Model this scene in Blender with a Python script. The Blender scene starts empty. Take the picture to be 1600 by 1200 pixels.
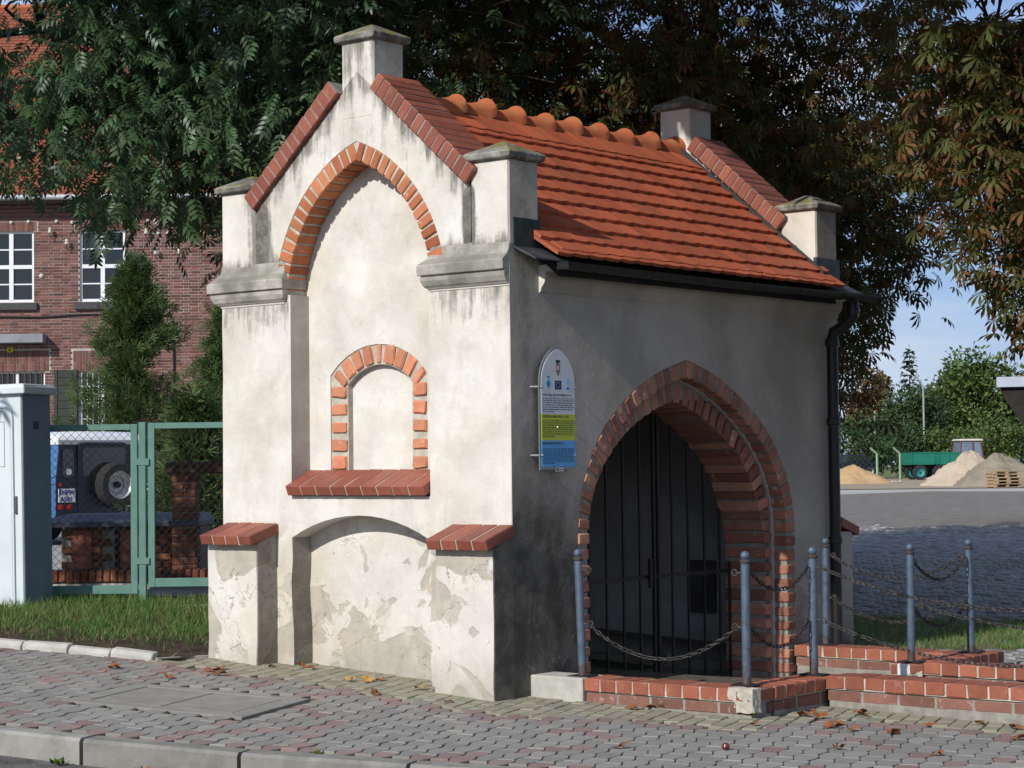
import bpy, bmesh, math, random
import numpy as np
from mathutils import Vector, Matrix, Euler
from mathutils import noise as mnoise
from mathutils.geometry import tessellate_polygon
rd = random.Random(7)
rng = np.random.default_rng(5)
sc = bpy.context.scene
COL = sc.collection
PI = math.pi

# ------------------------------------------------------------------ camera
CAMZ, PITCH, ROLL, FOC = 1.55, 0.038, -0.0111, 3254.2
YAW = 0.6868052
ORG = (-0.0094, 13.7944)
Fv = Vector((0, math.cos(PITCH), math.sin(PITCH))); U0 = Vector((0, -math.sin(PITCH), math.cos(PITCH))); R0 = Vector((1, 0, 0))
Rv = R0 * math.cos(ROLL) + U0 * math.sin(ROLL); Uv = U0 * math.cos(ROLL) - R0 * math.sin(ROLL)
cam = bpy.data.cameras.new('camera'); camo = bpy.data.objects.new('camera', cam); COL.objects.link(camo)
camo.matrix_world = Matrix(((Rv.x, Uv.x, -Fv.x, 0), (Rv.y, Uv.y, -Fv.y, 0), (Rv.z, Uv.z, -Fv.z, CAMZ), (0, 0, 0, 1)))
cam.sensor_width = 36; cam.lens = FOC / 1600 * 36; cam.clip_start = 0.1; cam.clip_end = 2000
sc.camera = camo
# ------------------------------------------------------------------ light
cy, sy = math.cos(YAW), math.sin(YAW)
SUN_EL, SUN_AZ = math.radians(32.5), math.radians(2.0)
hu, hv = math.sin(SUN_AZ), -math.cos(SUN_AZ)            # towards the sun, in the chapel's frame
sx_, sy_ = hu * cy + hv * sy, -hu * sy + hv * cy
sun_dir = Vector((sx_ * math.cos(SUN_EL), sy_ * math.cos(SUN_EL), math.sin(SUN_EL)))
sl = bpy.data.lights.new('sun', 'SUN'); sl.energy = 4.45; sl.angle = math.radians(0.5); sl.color = (1, .965, .915)
slo = bpy.data.objects.new('sun', sl); COL.objects.link(slo); slo.location = (-20, -20, 30)
slo.rotation_euler = sun_dir.to_track_quat('Z', 'Y').to_euler()
w = bpy.data.worlds.new('World'); sc.world = w; w.use_nodes = True
wn = w.node_tree; wn.nodes.clear()
sky = wn.nodes.new('ShaderNodeTexSky'); sky.sky_type = 'NISHITA'; sky.sun_disc = False
sky.sun_elevation = SUN_EL; sky.sun_rotation = math.atan2(sx_, sy_); sky.air_density = 1.0; sky.dust_density = .3; sky.ozone_density = 2.0
tc = wn.nodes.new('ShaderNodeTexCoord'); mp = wn.nodes.new('ShaderNodeMapping'); mp.inputs['Scale'].default_value = (1.6, 1.6, 5.5)
nz = wn.nodes.new('ShaderNodeTexNoise'); nz.inputs['Scale'].default_value = 1.7; nz.inputs['Detail'].default_value = 7; nz.inputs['Roughness'].default_value = .55
mr = wn.nodes.new('ShaderNodeMapRange'); mr.interpolation_type = 'SMOOTHSTEP'
mr.inputs['From Min'].default_value = .44; mr.inputs['From Max'].default_value = .64; mr.inputs['To Max'].default_value = .9
mx = wn.nodes.new('ShaderNodeMix'); mx.data_type = 'RGBA'; mx.inputs[7].default_value = (8.6, 9.2, 10.2, 1)
bg = wn.nodes.new('ShaderNodeBackground'); bg.inputs['Strength'].default_value = .09
wo = wn.nodes.new('ShaderNodeOutputWorld')
L = wn.links.new
L(tc.outputs['Generated'], mp.inputs[0]); L(mp.outputs[0], nz.inputs['Vector']); L(nz.outputs['Fac'], mr.inputs['Value'])
mb_ = wn.nodes.new('ShaderNodeMix'); mb_.data_type = 'RGBA'; mb_.inputs[0].default_value = .6; mb_.inputs[7].default_value = (2.9, 4.8, 9.6, 1)
L(sky.outputs[0], mb_.inputs[6]); L(mr.outputs[0], mx.inputs[0]); L(mb_.outputs[2], mx.inputs[6]); L(mx.outputs[2], bg.inputs['Color']); L(bg.outputs[0], wo.inputs[0])
sc.view_settings.view_transform = 'Standard'; sc.view_settings.look = 'None'; sc.view_settings.exposure = 0; sc.view_settings.gamma = 1
sc.view_settings.use_curve_mapping = False
try:
    sc.cycles.max_bounces = 6; sc.cycles.diffuse_bounces = 3; sc.cycles.transparent_max_bounces = 6; sc.cycles.caustics_reflective = False; sc.cycles.caustics_refractive = False
except Exception: pass

# ------------------------------------------------------------------ node helpers
class S:
    def __init__(s, nt, k): s.nt = nt; s.k = k
    def m(s, op, b=None, c=None, clamp=False):
        n = s.nt.nodes.new('ShaderNodeMath'); n.operation = op; n.use_clamp = clamp
        for i, x in enumerate((s, b, c)):
            if x is None: continue
            if isinstance(x, S): s.nt.links.new(x.k, n.inputs[i])
            else: n.inputs[i].default_value = x
        return S(s.nt, n.outputs[0])
    def __add__(s, o): return s.m('ADD', o)
    def __radd__(s, o): return s.m('ADD', o)
    def __sub__(s, o): return s.m('SUBTRACT', o)
    def __rsub__(s, o): return s.m('MULTIPLY', -1.0).m('ADD', o)
    def __mul__(s, o): return s.m('MULTIPLY', o)
    def __rmul__(s, o): return s.m('MULTIPLY', o)
    def ss(s, a, b):
        n = s.nt.nodes.new('ShaderNodeMapRange'); n.interpolation_type = 'SMOOTHSTEP'
        s.nt.links.new(s.k, n.inputs['Value'])
        if a > b:
            n.inputs['From Min'].default_value = b; n.inputs['From Max'].default_value = a
            n.inputs['To Min'].default_value = 1; n.inputs['To Max'].default_value = 0
        else:
            n.inputs['From Min'].default_value = a; n.inputs['From Max'].default_value = b
        return S(s.nt, n.outputs[0])
    def abs(s): return s.m('ABSOLUTE')
    def max(s, o): return s.m('MAXIMUM', o)
    def min(s, o): return s.m('MINIMUM', o)
    def gauss(s, c, wd):
        d = (s - c) * (1.0 / wd); return (d * d * -1.0).m('EXPONENT')

class Ctx:
    def __init__(c, nt):
        c.nt = nt
        n = nt.nodes.new
        t = n('ShaderNodeTexCoord'); g = n('ShaderNodeNewGeometry'); oi = n('ShaderNodeObjectInfo')
        c.obj = t.outputs['Object']; c.onrm = t.outputs['Normal']; c.pos = g.outputs['Position']
        c.rnd = S(nt, oi.outputs['Random']); c.isl = S(nt, g.outputs['Random Per Island'])
        c.var = (c.rnd + c.isl * 3.37).m('FRACT')
        c.tn = t
    def xyz(c, k):
        n = c.nt.nodes.new('ShaderNodeSeparateXYZ'); c.nt.links.new(k, n.inputs[0])
        return [S(c.nt, o) for o in n.outputs]
    def vec(c, x, y, z):
        n = c.nt.nodes.new('ShaderNodeCombineXYZ')
        for i, v in enumerate((x, y, z)):
            if isinstance(v, S): c.nt.links.new(v.k, n.inputs[i])
            else: n.inputs[i].default_value = v
        return n.outputs[0]
    def noise(c, vec, scale, detail=4, rough=.55, dist=0):
        n = c.nt.nodes.new('ShaderNodeTexNoise'); n.inputs['Scale'].default_value = scale; n.inputs['Detail'].default_value = detail
        n.inputs['Roughness'].default_value = rough; n.inputs['Distortion'].default_value = dist
        c.nt.links.new(vec, n.inputs['Vector']); return S(c.nt, n.outputs['Fac'])
    def attr(c, name):
        n = c.nt.nodes.new('ShaderNodeAttribute'); n.attribute_name = name; return S(c.nt, n.outputs['Fac'])
    def mix(c, f, a, b, blend='MIX'):
        n = c.nt.nodes.new('ShaderNodeMix'); n.data_type = 'RGBA'; n.blend_type = blend
        for i, v in ((0, f), (6, a), (7, b)):
            if isinstance(v, S): c.nt.links.new(v.k, n.inputs[i])
            elif isinstance(v, tuple): n.inputs[i].default_value = (*v, 1)
            else: n.inputs[i].default_value = v
        return S(c.nt, n.outputs[2])
    def gain(c, col, f):   # colour times scalar
        n = c.nt.nodes.new('ShaderNodeVectorMath'); n.operation = 'SCALE'
        if isinstance(col, tuple): n.inputs[0].default_value = col
        else: c.nt.links.new(col.k, n.inputs[0])
        if isinstance(f, S): c.nt.links.new(f.k, n.inputs['Scale'])
        else: n.inputs['Scale'].default_value = f
        return S(c.nt, n.outputs[0])

MATS = {}
def M(name, fn, rough=.85, spec=.25, metal=0.0, bump=.0, bdist=.01, transl=0.0):
    m = bpy.data.materials.new(name); m.use_nodes = True; nt = m.node_tree; nt.nodes.clear()
    c = Ctx(nt); r = fn(c); col, h = r if isinstance(r, tuple) and len(r) == 2 else (r, None)
    b = nt.nodes.new('ShaderNodeBsdfPrincipled'); o = nt.nodes.new('ShaderNodeOutputMaterial')
    if isinstance(col, S): nt.links.new(col.k, b.inputs['Base Color'])
    else: b.inputs['Base Color'].default_value = (*col, 1)
    b.inputs['Roughness'].default_value = rough; b.inputs['Specular IOR Level'].default_value = spec; b.inputs['Metallic'].default_value = metal
    if h is not None and bump:
        bn = nt.nodes.new('ShaderNodeBump'); bn.inputs['Strength'].default_value = bump; bn.inputs['Distance'].default_value = bdist
        nt.links.new(h.k, bn.inputs['Height']); nt.links.new(bn.outputs[0], b.inputs['Normal'])
    if transl:
        t = nt.nodes.new('ShaderNodeBsdfTranslucent'); mxs = nt.nodes.new('ShaderNodeMixShader'); mxs.inputs[0].default_value = transl
        if isinstance(col, S): nt.links.new(col.k, t.inputs['Color'])
        nt.links.new(b.outputs[0], mxs.inputs[1]); nt.links.new(t.outputs[0], mxs.inputs[2]); nt.links.new(mxs.outputs[0], o.inputs[0])
    else: nt.links.new(b.outputs[0], o.inputs[0])
    MATS[name] = m; return m
def simple(name, a, b, scale=8, rough=.85, spec=.25, metal=0.0, bump=.15, bdist=.006, ov=.0, detail=5, space='pos', fine=60):
    def fn(c):
        v = c.pos if space == 'pos' else c.obj
        n = c.noise(v, scale, detail); f = c.noise(v, fine, 3)
        col = c.mix(n.ss(.3, .7), a, b)
        if ov: col = c.gain(col, (c.var - .5) * ov + 1.0)
        return col, n * .6 + f * .4
    return M(name, fn, rough, spec, metal, bump, bdist)

# ------------------------------------------------------------------ object helpers
def tag(o, label=None, cat=None, group=None, kind=None):
    for k, v in (('label', label), ('category', cat), ('group', group), ('kind', kind)):
        if v: o[k] = v
    return o
def thing(name, label, cat, loc=(0, 0, 0), rz=0, group=None):
    o = bpy.data.objects.new(name, None); COL.objects.link(o); o.location = loc; o.rotation_euler = (0, 0, rz); o.empty_display_size = .1
    return tag(o, label, cat, group)
def ob(name, mesh, mat=None, parent=None, loc=None, rot=None, mtx=None):
    o = bpy.data.objects.new(name, mesh); COL.objects.link(o)
    if mat and not mesh.materials: mesh.materials.append(mat)
    if parent: o.parent = parent
    if mtx is not None: o.matrix_local = mtx
    else:
        if loc is not None: o.location = loc
        if rot is not None: o.rotation_euler = rot
    return o
def finish(bm, bevel=0, smooth=False, segs=1):
    if bevel:
        bmesh.ops.remove_doubles(bm, verts=bm.verts, dist=1e-5)
        ed = [e for e in bm.edges if len(e.link_faces) == 2 and e.calc_face_angle(0) > .6]
        bmesh.ops.bevel(bm, geom=ed, offset=bevel, segments=segs, affect='EDGES', profile=.5, clamp_overlap=True)
    me = bpy.data.meshes.new('m'); bm.to_mesh(me); bm.free()
    if smooth:
        me.polygons.foreach_set('use_smooth', [True] * len(me.polygons))
        try: me.set_sharp_from_angle(angle=.7)
        except Exception: pass
    return me

class MB:
    def __init__(s): s.v = []; s.f = []
    def add(s, vs, fs, M_=None):
        o = len(s.v)
        s.v += [tuple(M_ @ Vector(p)) for p in vs] if M_ is not None else [tuple(p) for p in vs]
        s.f += [tuple(i + o for i in f) for f in fs]; return s
    def box(s, x0, x1, y0, y1, z0, z1, M_=None):
        vs = [(x0, y0, z0), (x1, y0, z0), (x1, y1, z0), (x0, y1, z0), (x0, y0, z1), (x1, y0, z1), (x1, y1, z1), (x0, y1, z1)]
        return s.add(vs, [(3, 2, 1, 0), (4, 5, 6, 7), (0, 1, 5, 4), (1, 2, 6, 5), (2, 3, 7, 6), (3, 0, 4, 7)], M_)
    def prism(s, loops, lo, hi, axis='y', M_=None):
        # loops: list of 2D loops, the first the outline, others holes; extruded along axis
        if not isinstance(loops[0][0], (tuple, list)): loops = [loops]
        pts = [p for l in loops for p in l]; n = len(pts)
        tris = tessellate_polygon([[Vector((p[0], p[1], 0)) for p in l] for l in loops])
        def P(p, h): return {'y': (p[0], h, p[1]), 'x': (h, p[0], p[1]), 'z': (p[0], p[1], h)}[axis]
        vs = [P(p, lo) for p in pts] + [P(p, hi) for p in pts]
        fs = [tuple(t) for t in tris] + [tuple(i + n for i in t[::-1]) for t in tris]
        k = 0
        for l in loops:
            m = len(l)
            for i in range(m): fs.append((k + i, k + (i + 1) % m, k + (i + 1) % m + n, k + i + n))
            k += m
        return s.add(vs, fs, M_)
    def loft(s, secs, caps=True, M_=None):
        n = len(secs[0]); vs = [p for q in secs for p in q]; fs = []
        for a in range(len(secs) - 1):
            for i in range(n): j = (i + 1) % n; fs.append((a * n + i, a * n + j, (a + 1) * n + j, (a + 1) * n + i))
        if caps: fs += [tuple(range(n))[::-1], tuple((len(secs) - 1) * n + i for i in range(n))]
        return s.add(vs, fs, M_)
    def rects(s, lv, M_=None):   # levels (z, u0, u1, v0, v1)
        return s.loft([[(a, c, z), (b, c, z), (b, d, z), (a, d, z)] for z, a, b, c, d in lv], True, M_)
    def tube(s, pts, r, n=8, caps=True, M_=None):
        pts = [Vector(p) for p in pts]; secs = []; up = None
        rs = r if isinstance(r, (list, tuple)) else [r] * len(pts)
        for i, p in enumerate(pts):
            d = (pts[min(i + 1, len(pts) - 1)] - pts[max(i - 1, 0)]).normalized()
            if up is None: up = Vector((0, 0, 1)) if abs(d.z) < .9 else Vector((1, 0, 0))
            a = d.cross(up).normalized(); b = a.cross(d); up = b
            secs.append([p + (a * math.cos(t) + b * math.sin(t)) * rs[i] for t in [2 * PI * k / n for k in range(n)]])
        return s.loft(secs, caps, M_)
    def lathe(s, prof, n=12, c=(0, 0, 0), M_=None, caps=True):
        secs = [[(c[0] + r * math.cos(2 * PI * k / n), c[1] + r * math.sin(2 * PI * k / n), c[2] + z) for k in range(n)] for r, z in prof]
        return s.loft(secs, caps, M_)
    def mesh(s, bevel=0, smooth=False, segs=1):
        me = bpy.data.meshes.new('m'); me.from_pydata(s.v, [], s.f)
        bm = bmesh.new(); bm.from_mesh(me); bpy.data.meshes.remove(me)
        bmesh.ops.recalc_face_normals(bm, faces=bm.faces)
        return finish(bm, bevel, smooth, segs)
    def put(s, name, mat, parent=None, bevel=0, smooth=False, segs=1, **k):
        return ob(name, s.mesh(bevel, smooth, segs), mat, parent, **k)

def T(x=0, y=0, z=0): return Matrix.Translation((x, y, z))
def RX(a): return Matrix.Rotation(a, 4, 'X')
def RY(a): return Matrix.Rotation(a, 4, 'Y')
def RZ(a): return Matrix.Rotation(a, 4, 'Z')
BRK = {}
def brick(l, wd, h, mat, c=.005, key=None, variants=5, jit=.0025):
    """worn brick-like block centred on the origin; a few shared meshes per size"""
    k = (round(l, 3), round(wd, 3), round(h, 3), mat.name, key)
    if k not in BRK:
        ms = []
        for q in range(variants):
            b = MB().box(-l / 2, l / 2, -wd / 2, wd / 2, -h / 2, h / 2)
            me = b.mesh(bevel=c)
            for v in me.vertices:
                v.co += Vector((rd.uniform(-jit, jit), rd.uniform(-jit, jit), rd.uniform(-jit, jit)))
            me.materials.append(mat); ms.append(me)
        BRK[k] = ms
    return rd.choice(BRK[k])
def CW(u, v, z=0): return Vector((ORG[0] + u * cy + v * sy, ORG[1] - u * sy + v * cy, z))
def WC(x, y): x -= ORG[0]; y -= ORG[1]; return x * cy - y * sy, x * sy + y * cy
def smooth01(t): t = max(0, min(1, t)); return t * t * (3 - 2 * t)
def H(x, y):
    u, v = WC(x, y)
    p = -.054 * u if u < 0 else -.02 * u
    p = max(-.07, min(.30, p)); k = smooth01((y - 25) / 50)
    return p * (1 - k) + .3 * k

# ------------------------------------------------------------------ materials
def plaster_fn(c):
    x, y, z = c.xyz(c.obj); nx, ny, nz_ = c.xyz(c.onrm)
    V = c.obj
    n1 = c.noise(V, 1.3, 8, .62); n2 = c.noise(V, 5.5, 6, .6); fine = c.noise(V, 42, 5, .65); big = c.noise(V, .8, 4)
    base = c.mix(n1.ss(.36, .64), (.675, .645, .59), (.605, .555, .475))
    base = c.mix(n2.ss(.52, .75) * .5, base, (.725, .70, .65))
    base = c.mix(big.ss(.46, .62) * .45, base, (.55, .495, .405))
    blot = c.noise(c.vec(x * 1.0, y * 1.0, z * .55), 3.4, 6, .62, .4)
    base = c.mix(blot.ss(.56, .72) * .5, base, (.50, .435, .34))
    scr = c.noise(c.vec(x * 9.0, y * 9.0, z * 2.2), 2.0, 5, .7)
    base = c.mix(scr.ss(.60, .72) * .28, base, (.47, .43, .36))
    base = c.mix(fine.ss(.56, .78) * .22, base, (.45, .40, .33))
    # lower wall: old coat flaked off in large patches
    pz = c.noise(c.vec(x * .8, y * .8, z * 1.0), 2.1, 3.5, .5, .7)
    low = z.ss(1.2, .95)
    p2 = c.noise(c.vec(x, y, z), 4.3, 3, .5, .5)
    patch = (pz.ss(.495, .525) * .85).max(p2.ss(.60, .62) * .7) * low
    tone = c.mix(n2.ss(.3, .7), (.34, .315, .265), (.47, .41, .32)); tone = c.mix(blot.ss(.45, .65) * .5, tone, (.52, .48, .41))
    base = c.mix(low * .35, base, c.mix(n1.ss(.4, .6), (.60, .57, .51), (.52, .47, .385)))
    base = c.mix(patch, base, tone)
    base = c.mix((z + n2 * .3).ss(.50, .14) * .6, base, (.37, .335, .28))
    dirt = c.noise(V, 2.4, 8, .7, .3); grime = c.noise(c.vec(x * 6.0, y * 6.0, z * .9), 1.6, 6, .65)
    base = c.gain(base, (dirt - .5) * .75 + .94); base = c.mix(grime.ss(.55, .75) * .35 * z.ss(3.2, 1.0), base, (.43, .38, .30))
    cv_ = c.nt.nodes.new('ShaderNodeTexVoronoi'); cv_.feature = 'DISTANCE_TO_EDGE'; cv_.inputs['Scale'].default_value = 2.6
    wv = c.nt.nodes.new('ShaderNodeVectorMath'); wv.operation = 'MULTIPLY_ADD'; wv.inputs[1].default_value = (1, 1, 1)
    wq_ = c.nt.nodes.new('ShaderNodeTexNoise'); wq_.inputs['Scale'].default_value = 5; wq_.inputs['Detail'].default_value = 5; c.nt.links.new(V, wq_.inputs['Vector'])
    c.nt.links.new(V, wv.inputs[0]); c.nt.links.new(wq_.outputs['Color'], wv.inputs[2]); c.nt.links.new(wv.outputs[0], cv_.inputs['Vector'])
    crk = S(c.nt, cv_.outputs['Distance']).ss(.014, .004) * dirt.ss(.50, .56) * z.ss(1.25, .9)
    base = c.mix(crk * .75, base, (.20, .18, .15))
    # black run-off streaks under copings, caps and in the valleys
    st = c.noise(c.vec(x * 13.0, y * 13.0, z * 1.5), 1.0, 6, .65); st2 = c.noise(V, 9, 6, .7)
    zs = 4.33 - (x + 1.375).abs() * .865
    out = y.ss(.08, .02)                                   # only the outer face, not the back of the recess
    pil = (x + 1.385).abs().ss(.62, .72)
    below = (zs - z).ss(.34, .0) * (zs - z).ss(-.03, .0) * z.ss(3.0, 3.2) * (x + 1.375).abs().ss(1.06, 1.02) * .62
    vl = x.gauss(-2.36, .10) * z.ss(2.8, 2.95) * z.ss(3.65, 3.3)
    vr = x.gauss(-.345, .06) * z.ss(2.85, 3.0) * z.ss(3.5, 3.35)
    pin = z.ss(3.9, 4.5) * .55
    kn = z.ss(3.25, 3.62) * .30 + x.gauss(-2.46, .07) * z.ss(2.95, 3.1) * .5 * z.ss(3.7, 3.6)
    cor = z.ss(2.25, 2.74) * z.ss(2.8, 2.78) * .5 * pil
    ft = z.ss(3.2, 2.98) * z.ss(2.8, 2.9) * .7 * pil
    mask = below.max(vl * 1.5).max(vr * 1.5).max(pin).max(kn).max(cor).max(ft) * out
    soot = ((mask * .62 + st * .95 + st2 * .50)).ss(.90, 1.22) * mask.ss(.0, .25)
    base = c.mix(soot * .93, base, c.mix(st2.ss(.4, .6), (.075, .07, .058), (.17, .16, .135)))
    moss = vr.max(vl * .4) * st2.ss(.5, .62)
    base = c.mix(moss * .5, base, (.16, .14, .05))
    # right-facing surfaces: grey damp render, plus shade painted into wall and jambs
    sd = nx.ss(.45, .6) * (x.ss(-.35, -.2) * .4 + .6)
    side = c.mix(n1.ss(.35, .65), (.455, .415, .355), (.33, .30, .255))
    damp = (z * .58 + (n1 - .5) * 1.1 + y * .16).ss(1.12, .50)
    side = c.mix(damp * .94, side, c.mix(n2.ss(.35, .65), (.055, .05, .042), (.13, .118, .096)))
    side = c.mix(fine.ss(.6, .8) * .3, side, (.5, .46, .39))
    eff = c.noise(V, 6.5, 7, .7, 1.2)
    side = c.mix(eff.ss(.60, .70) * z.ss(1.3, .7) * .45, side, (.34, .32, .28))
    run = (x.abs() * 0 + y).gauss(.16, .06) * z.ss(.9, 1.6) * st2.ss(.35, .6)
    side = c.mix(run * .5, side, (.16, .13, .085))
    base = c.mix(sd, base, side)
    h = fine * .22 + n2 * .55 + dirt * .6 + patch * -.55 + crk * -.8 + c.noise(V, 14, 4) * .3 + eff * .5 * low
    return base, h
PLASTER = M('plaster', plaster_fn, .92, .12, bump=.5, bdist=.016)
def stone_fn(c):
    x, y, z = c.xyz(c.obj); nx, ny, nz_ = c.xyz(c.onrm)
    n = c.noise(c.obj, 5, 7, .65); f = c.noise(c.obj, 30, 5, .7); m = c.noise(c.obj, 8, 5, .6)
    col = c.mix(n.ss(.35, .65), (.10, .098, .085), (.33, .315, .275))
    col = c.mix(f.ss(.52, .72) * .6, col, (.06, .058, .048)); col = c.mix(z.ss(3.1, 3.3) * nz_.ss(.5, .1) * m.ss(.4, .6) * .6, col, (.075, .072, .05))
    col = c.mix(nz_.ss(.25, .8) * m.ss(.42, .60) * (z.ss(3.4, 3.6) * .45 + .4), col, (.19, .155, .04))
    col = c.mix(nz_.ss(.2, .7) * m.ss(.52, .4) * .6, col, (.12, .115, .10))
    return col, n * .6 + f * .5
def stone2_fn(c):
    n = c.noise(c.obj, 6, 7, .65); f = c.noise(c.obj, 24, 6, .7); s = c.noise(c.obj, 2.6, 6, .6); x, y, z = c.xyz(c.obj); nx, ny, nz_ = c.xyz(c.onrm)
    col = c.mix(n.ss(.35, .65), (.27, .255, .215), (.46, .435, .375)); col = c.mix(f.ss(.52, .72) * .55, col, (.10, .095, .08)); col = c.mix(s.ss(.45, .65) * .6, col, (.14, .132, .11))
    col = c.mix(z.ss(2.76, 2.745), col, (.60, .57, .50)); return c.mix(nz_.ss(.3, .8) * .5, col, (.15, .14, .105)), n * .5 + f * .5
STONE_L = M('grey_cornice', stone2_fn, .95, .1, bump=.6, bdist=.015)
STONE = M('weathered_stone', stone_fn, .95, .1, bump=.6, bdist=.02)
def brick_fn(c1, c2, wear, objv=.5, sp=.25):
    def fn(c):
        n = c.noise(c.pos, 9, 6, .6); f = c.noise(c.pos, 48, 5, .7); w_ = c.noise(c.pos, 16, 5, .65)
        col = c.mix(c.var, c1, c2); col = c.mix(n.ss(.3, .7) * .45, col, tuple(a * .62 for a in c1))
        col = c.mix(w_.ss(.58, .74) * wear, col, (.52, .46, .37)); col = c.gain(col, ((c.var * 7.13).m('FRACT') - .5) * objv + 1.0)
        return col, n * .5 + f * .5
    return fn
BR_ARCH = M('arch_brick', brick_fn((.42, .135, .062), (.49, .195, .09), .45), .88, .2, bump=.5, bdist=.008)
BR_OLD = M('old_brick', brick_fn((.33, .135, .095), (.42, .22, .14), .8, .7), .92, .15, bump=.6, bdist=.01)
BR_NICHE = M('chalky_brick', brick_fn((.55, .21, .12), (.60, .27, .15), .75, .3), .92, .15, bump=.7, bdist=.012)
BR_COPE = M('coping_brick', brick_fn((.235, .066, .040), (.285, .092, .055), .12, .4), .55, .4, bump=.2, bdist=.004)
BR_WALL = M('parapet_brick', brick_fn((.27, .085, .05), (.32, .11, .062), .22, .4), .75, .3, bump=.3, bdist=.006)
BR_DULL = M('salted_brick', brick_fn((.185, .090, .068), (.25, .125, .09), .6, .5), .92, .15, bump=.5, bdist=.008)
BR_HOUSE = M('house_brick', brick_fn((.20, .082, .062), (.145, .082, .075), .1, .7), .9, .15, bump=.2, bdist=.005)
BR_PLANT = M('planter_brick', brick_fn((.17, .055, .038), (.21, .095, .042), .15, .7), .85, .2, bump=.3, bdist=.006)
MORTAR = simple('mortar', (.50, .46, .38), (.36, .33, .27), 14, .95, .1, bump=.6, bdist=.01)
MORTAR_D = simple('grey_mortar', (.30, .28, .24), (.20, .185, .16), 14, .95, .1, bump=.6, bdist=.01)
MORTAR_H = simple('house_mortar', (.46, .42, .37), (.36, .33, .29), 3, .95, .1, bump=.1)
def tile_house(c):
    n = c.noise(c.pos, .9, 5, .6); col = c.mix(c.var, (.27, .082, .038), (.21, .06, .032)); return c.mix(n.ss(.4, .7) * .4, col, (.15, .07, .045))
def tile_fn(c):
    n = c.noise(c.pos, 3, 5, .6); f = c.noise(c.pos, 40, 4, .6); v2 = (c.var * 5.7).m('FRACT')
    col = c.mix(c.var, (.42, .102, .043), (.36, .086, .038)); col = c.mix(n.ss(.45, .75) * .35, col, (.25, .085, .05))
    col = c.gain(col, (v2 - .5) * .34 + 1.0)
    lich = c.noise(c.pos, 13, 6, .7); soot = c.noise(c.pos, 1.7, 6, .6)
    col = c.mix(soot.ss(.5, .72) * .4, col, (.17, .07, .045)); col = c.mix(lich.ss(.64, .74) * .3, col, (.33, .22, .14)); return c.mix(f.ss(.66, .8) * .3, col, (.50, .36, .27)), f
TILE_H = M('house_tile', tile_house, .75, .25)
TILE = M('clay_tile', tile_fn, .7, .3, bump=.15, bdist=.004)
def ridge_fn(c):
    n = c.noise(c.pos, 7, 6, .6); col = c.mix(c.var, (.46, .135, .052), (.40, .105, .045)); f = c.noise(c.pos, 30, 5, .7)
    col = c.mix(n.ss(.48, .7) * .45, col, (.36, .24, .11)); return c.mix(f.ss(.58, .72) * .4, col, (.20, .10, .06)), n + f * .5
RIDGE = M('ridge_clay', ridge_fn, .8, .25, bump=.3, bdist=.006)
LEAD = simple('lead_sheet', (.085, .09, .093), (.035, .04, .043), 7, .5, .4, .3, bump=.3, bdist=.01)
COPPER = simple('aged_copper', (.035, .06, .05), (.02, .03, .028), 12, .6, .35, .2, bump=.3)
GUTTER = simple('black_metal', (.013, .0115, .011), (.008, .0078, .008), 5, .45, .45, .0, bump=.1)
IRON = simple('wrought_iron', (.02, .019, .02), (.035, .028, .022), 20, .6, .4, .3, bump=.2)
INSIDE = simple('interior_plaster', (.52, .50, .46), (.38, .36, .33), 2, .95, .1, bump=.3)
DARKIN = simple('dark_matte', (.035, .033, .03), (.025, .024, .022), 3, .95, .1)  # near-black tone; paints the inner shade block, also ceiling and roof deck
def post_fn(c):
    n = c.noise(c.pos, 14, 6, .65); f = c.noise(c.pos, 60, 4, .7); x, y, z = c.xyz(c.obj)
    col = c.mix(n.ss(.35, .65), (.080, .115, .158), (.058, .084, .118)); r = (f * .6 + n * .6 + z.ss(.16, .0) * .22).ss(.66, .74)
    return c.mix(r * .85, col, c.mix(f, (.10, .055, .03), (.05, .035, .028))), n * .4 + r
POSTM = M('blue_grey_paint', post_fn, .5, .45, .1, .3, .002)
RUST = simple('rusty_steel', (.10, .088, .075), (.06, .052, .045), 60, .7, .35, .4, bump=.3)
CONC = simple('concrete', (.40, .385, .34), (.30, .29, .26), 7, .93, .12, bump=.5, bdist=.008)
CONC_P = simple('pale_concrete', (.46, .445, .39), (.36, .35, .31), 9, .93, .12, bump=.5, bdist=.008)
def kerb_fn(c):
    n = c.noise(c.pos, 6, 6, .65); f = c.noise(c.pos, 90, 4, .7); v = c.noise(c.pos, 140, 2)
    col = c.mix(n.ss(.3, .7), (.27, .258, .228), (.19, .18, .16)); col = c.mix(v.ss(.66, .74) * .5, col, (.5, .49, .46))
    x, y, z = c.xyz(c.pos)
    return c.gain(col, (c.rnd - .5) * .3 + 1.0), n * .4 + f * .6
KERB = M('kerb_concrete', kerb_fn, .93, .12, bump=.5, bdist=.006)
def paver_fn(a, b):
    def fn(c):
        n = c.noise(c.pos, 2.2, 6, .6); f = c.noise(c.pos, 120, 3, .7); d = c.noise(c.pos, 11, 5, .65)
        col = c.mix(c.var, a, b); col = c.mix(n.ss(.42, .7) * .35, col, tuple(q * .72 for q in a)); col = c.mix(d.ss(.6, .75) * .3, col, (.17, .15, .12))
        return c.gain(col, ((c.var * 9.7).m('FRACT') - .5) * .2 + 1.0), f * .6 + d * .4
    return fn
PAV_G = M('grey_paver', paver_fn((.258, .242, .214), (.222, .210, .189)), .9, .15, bump=.35, bdist=.004)
PAV_R = M('red_paver', paver_fn((.245, .168, .148), (.235, .178, .160)), .9, .15, bump=.35, bdist=.004)
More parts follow.
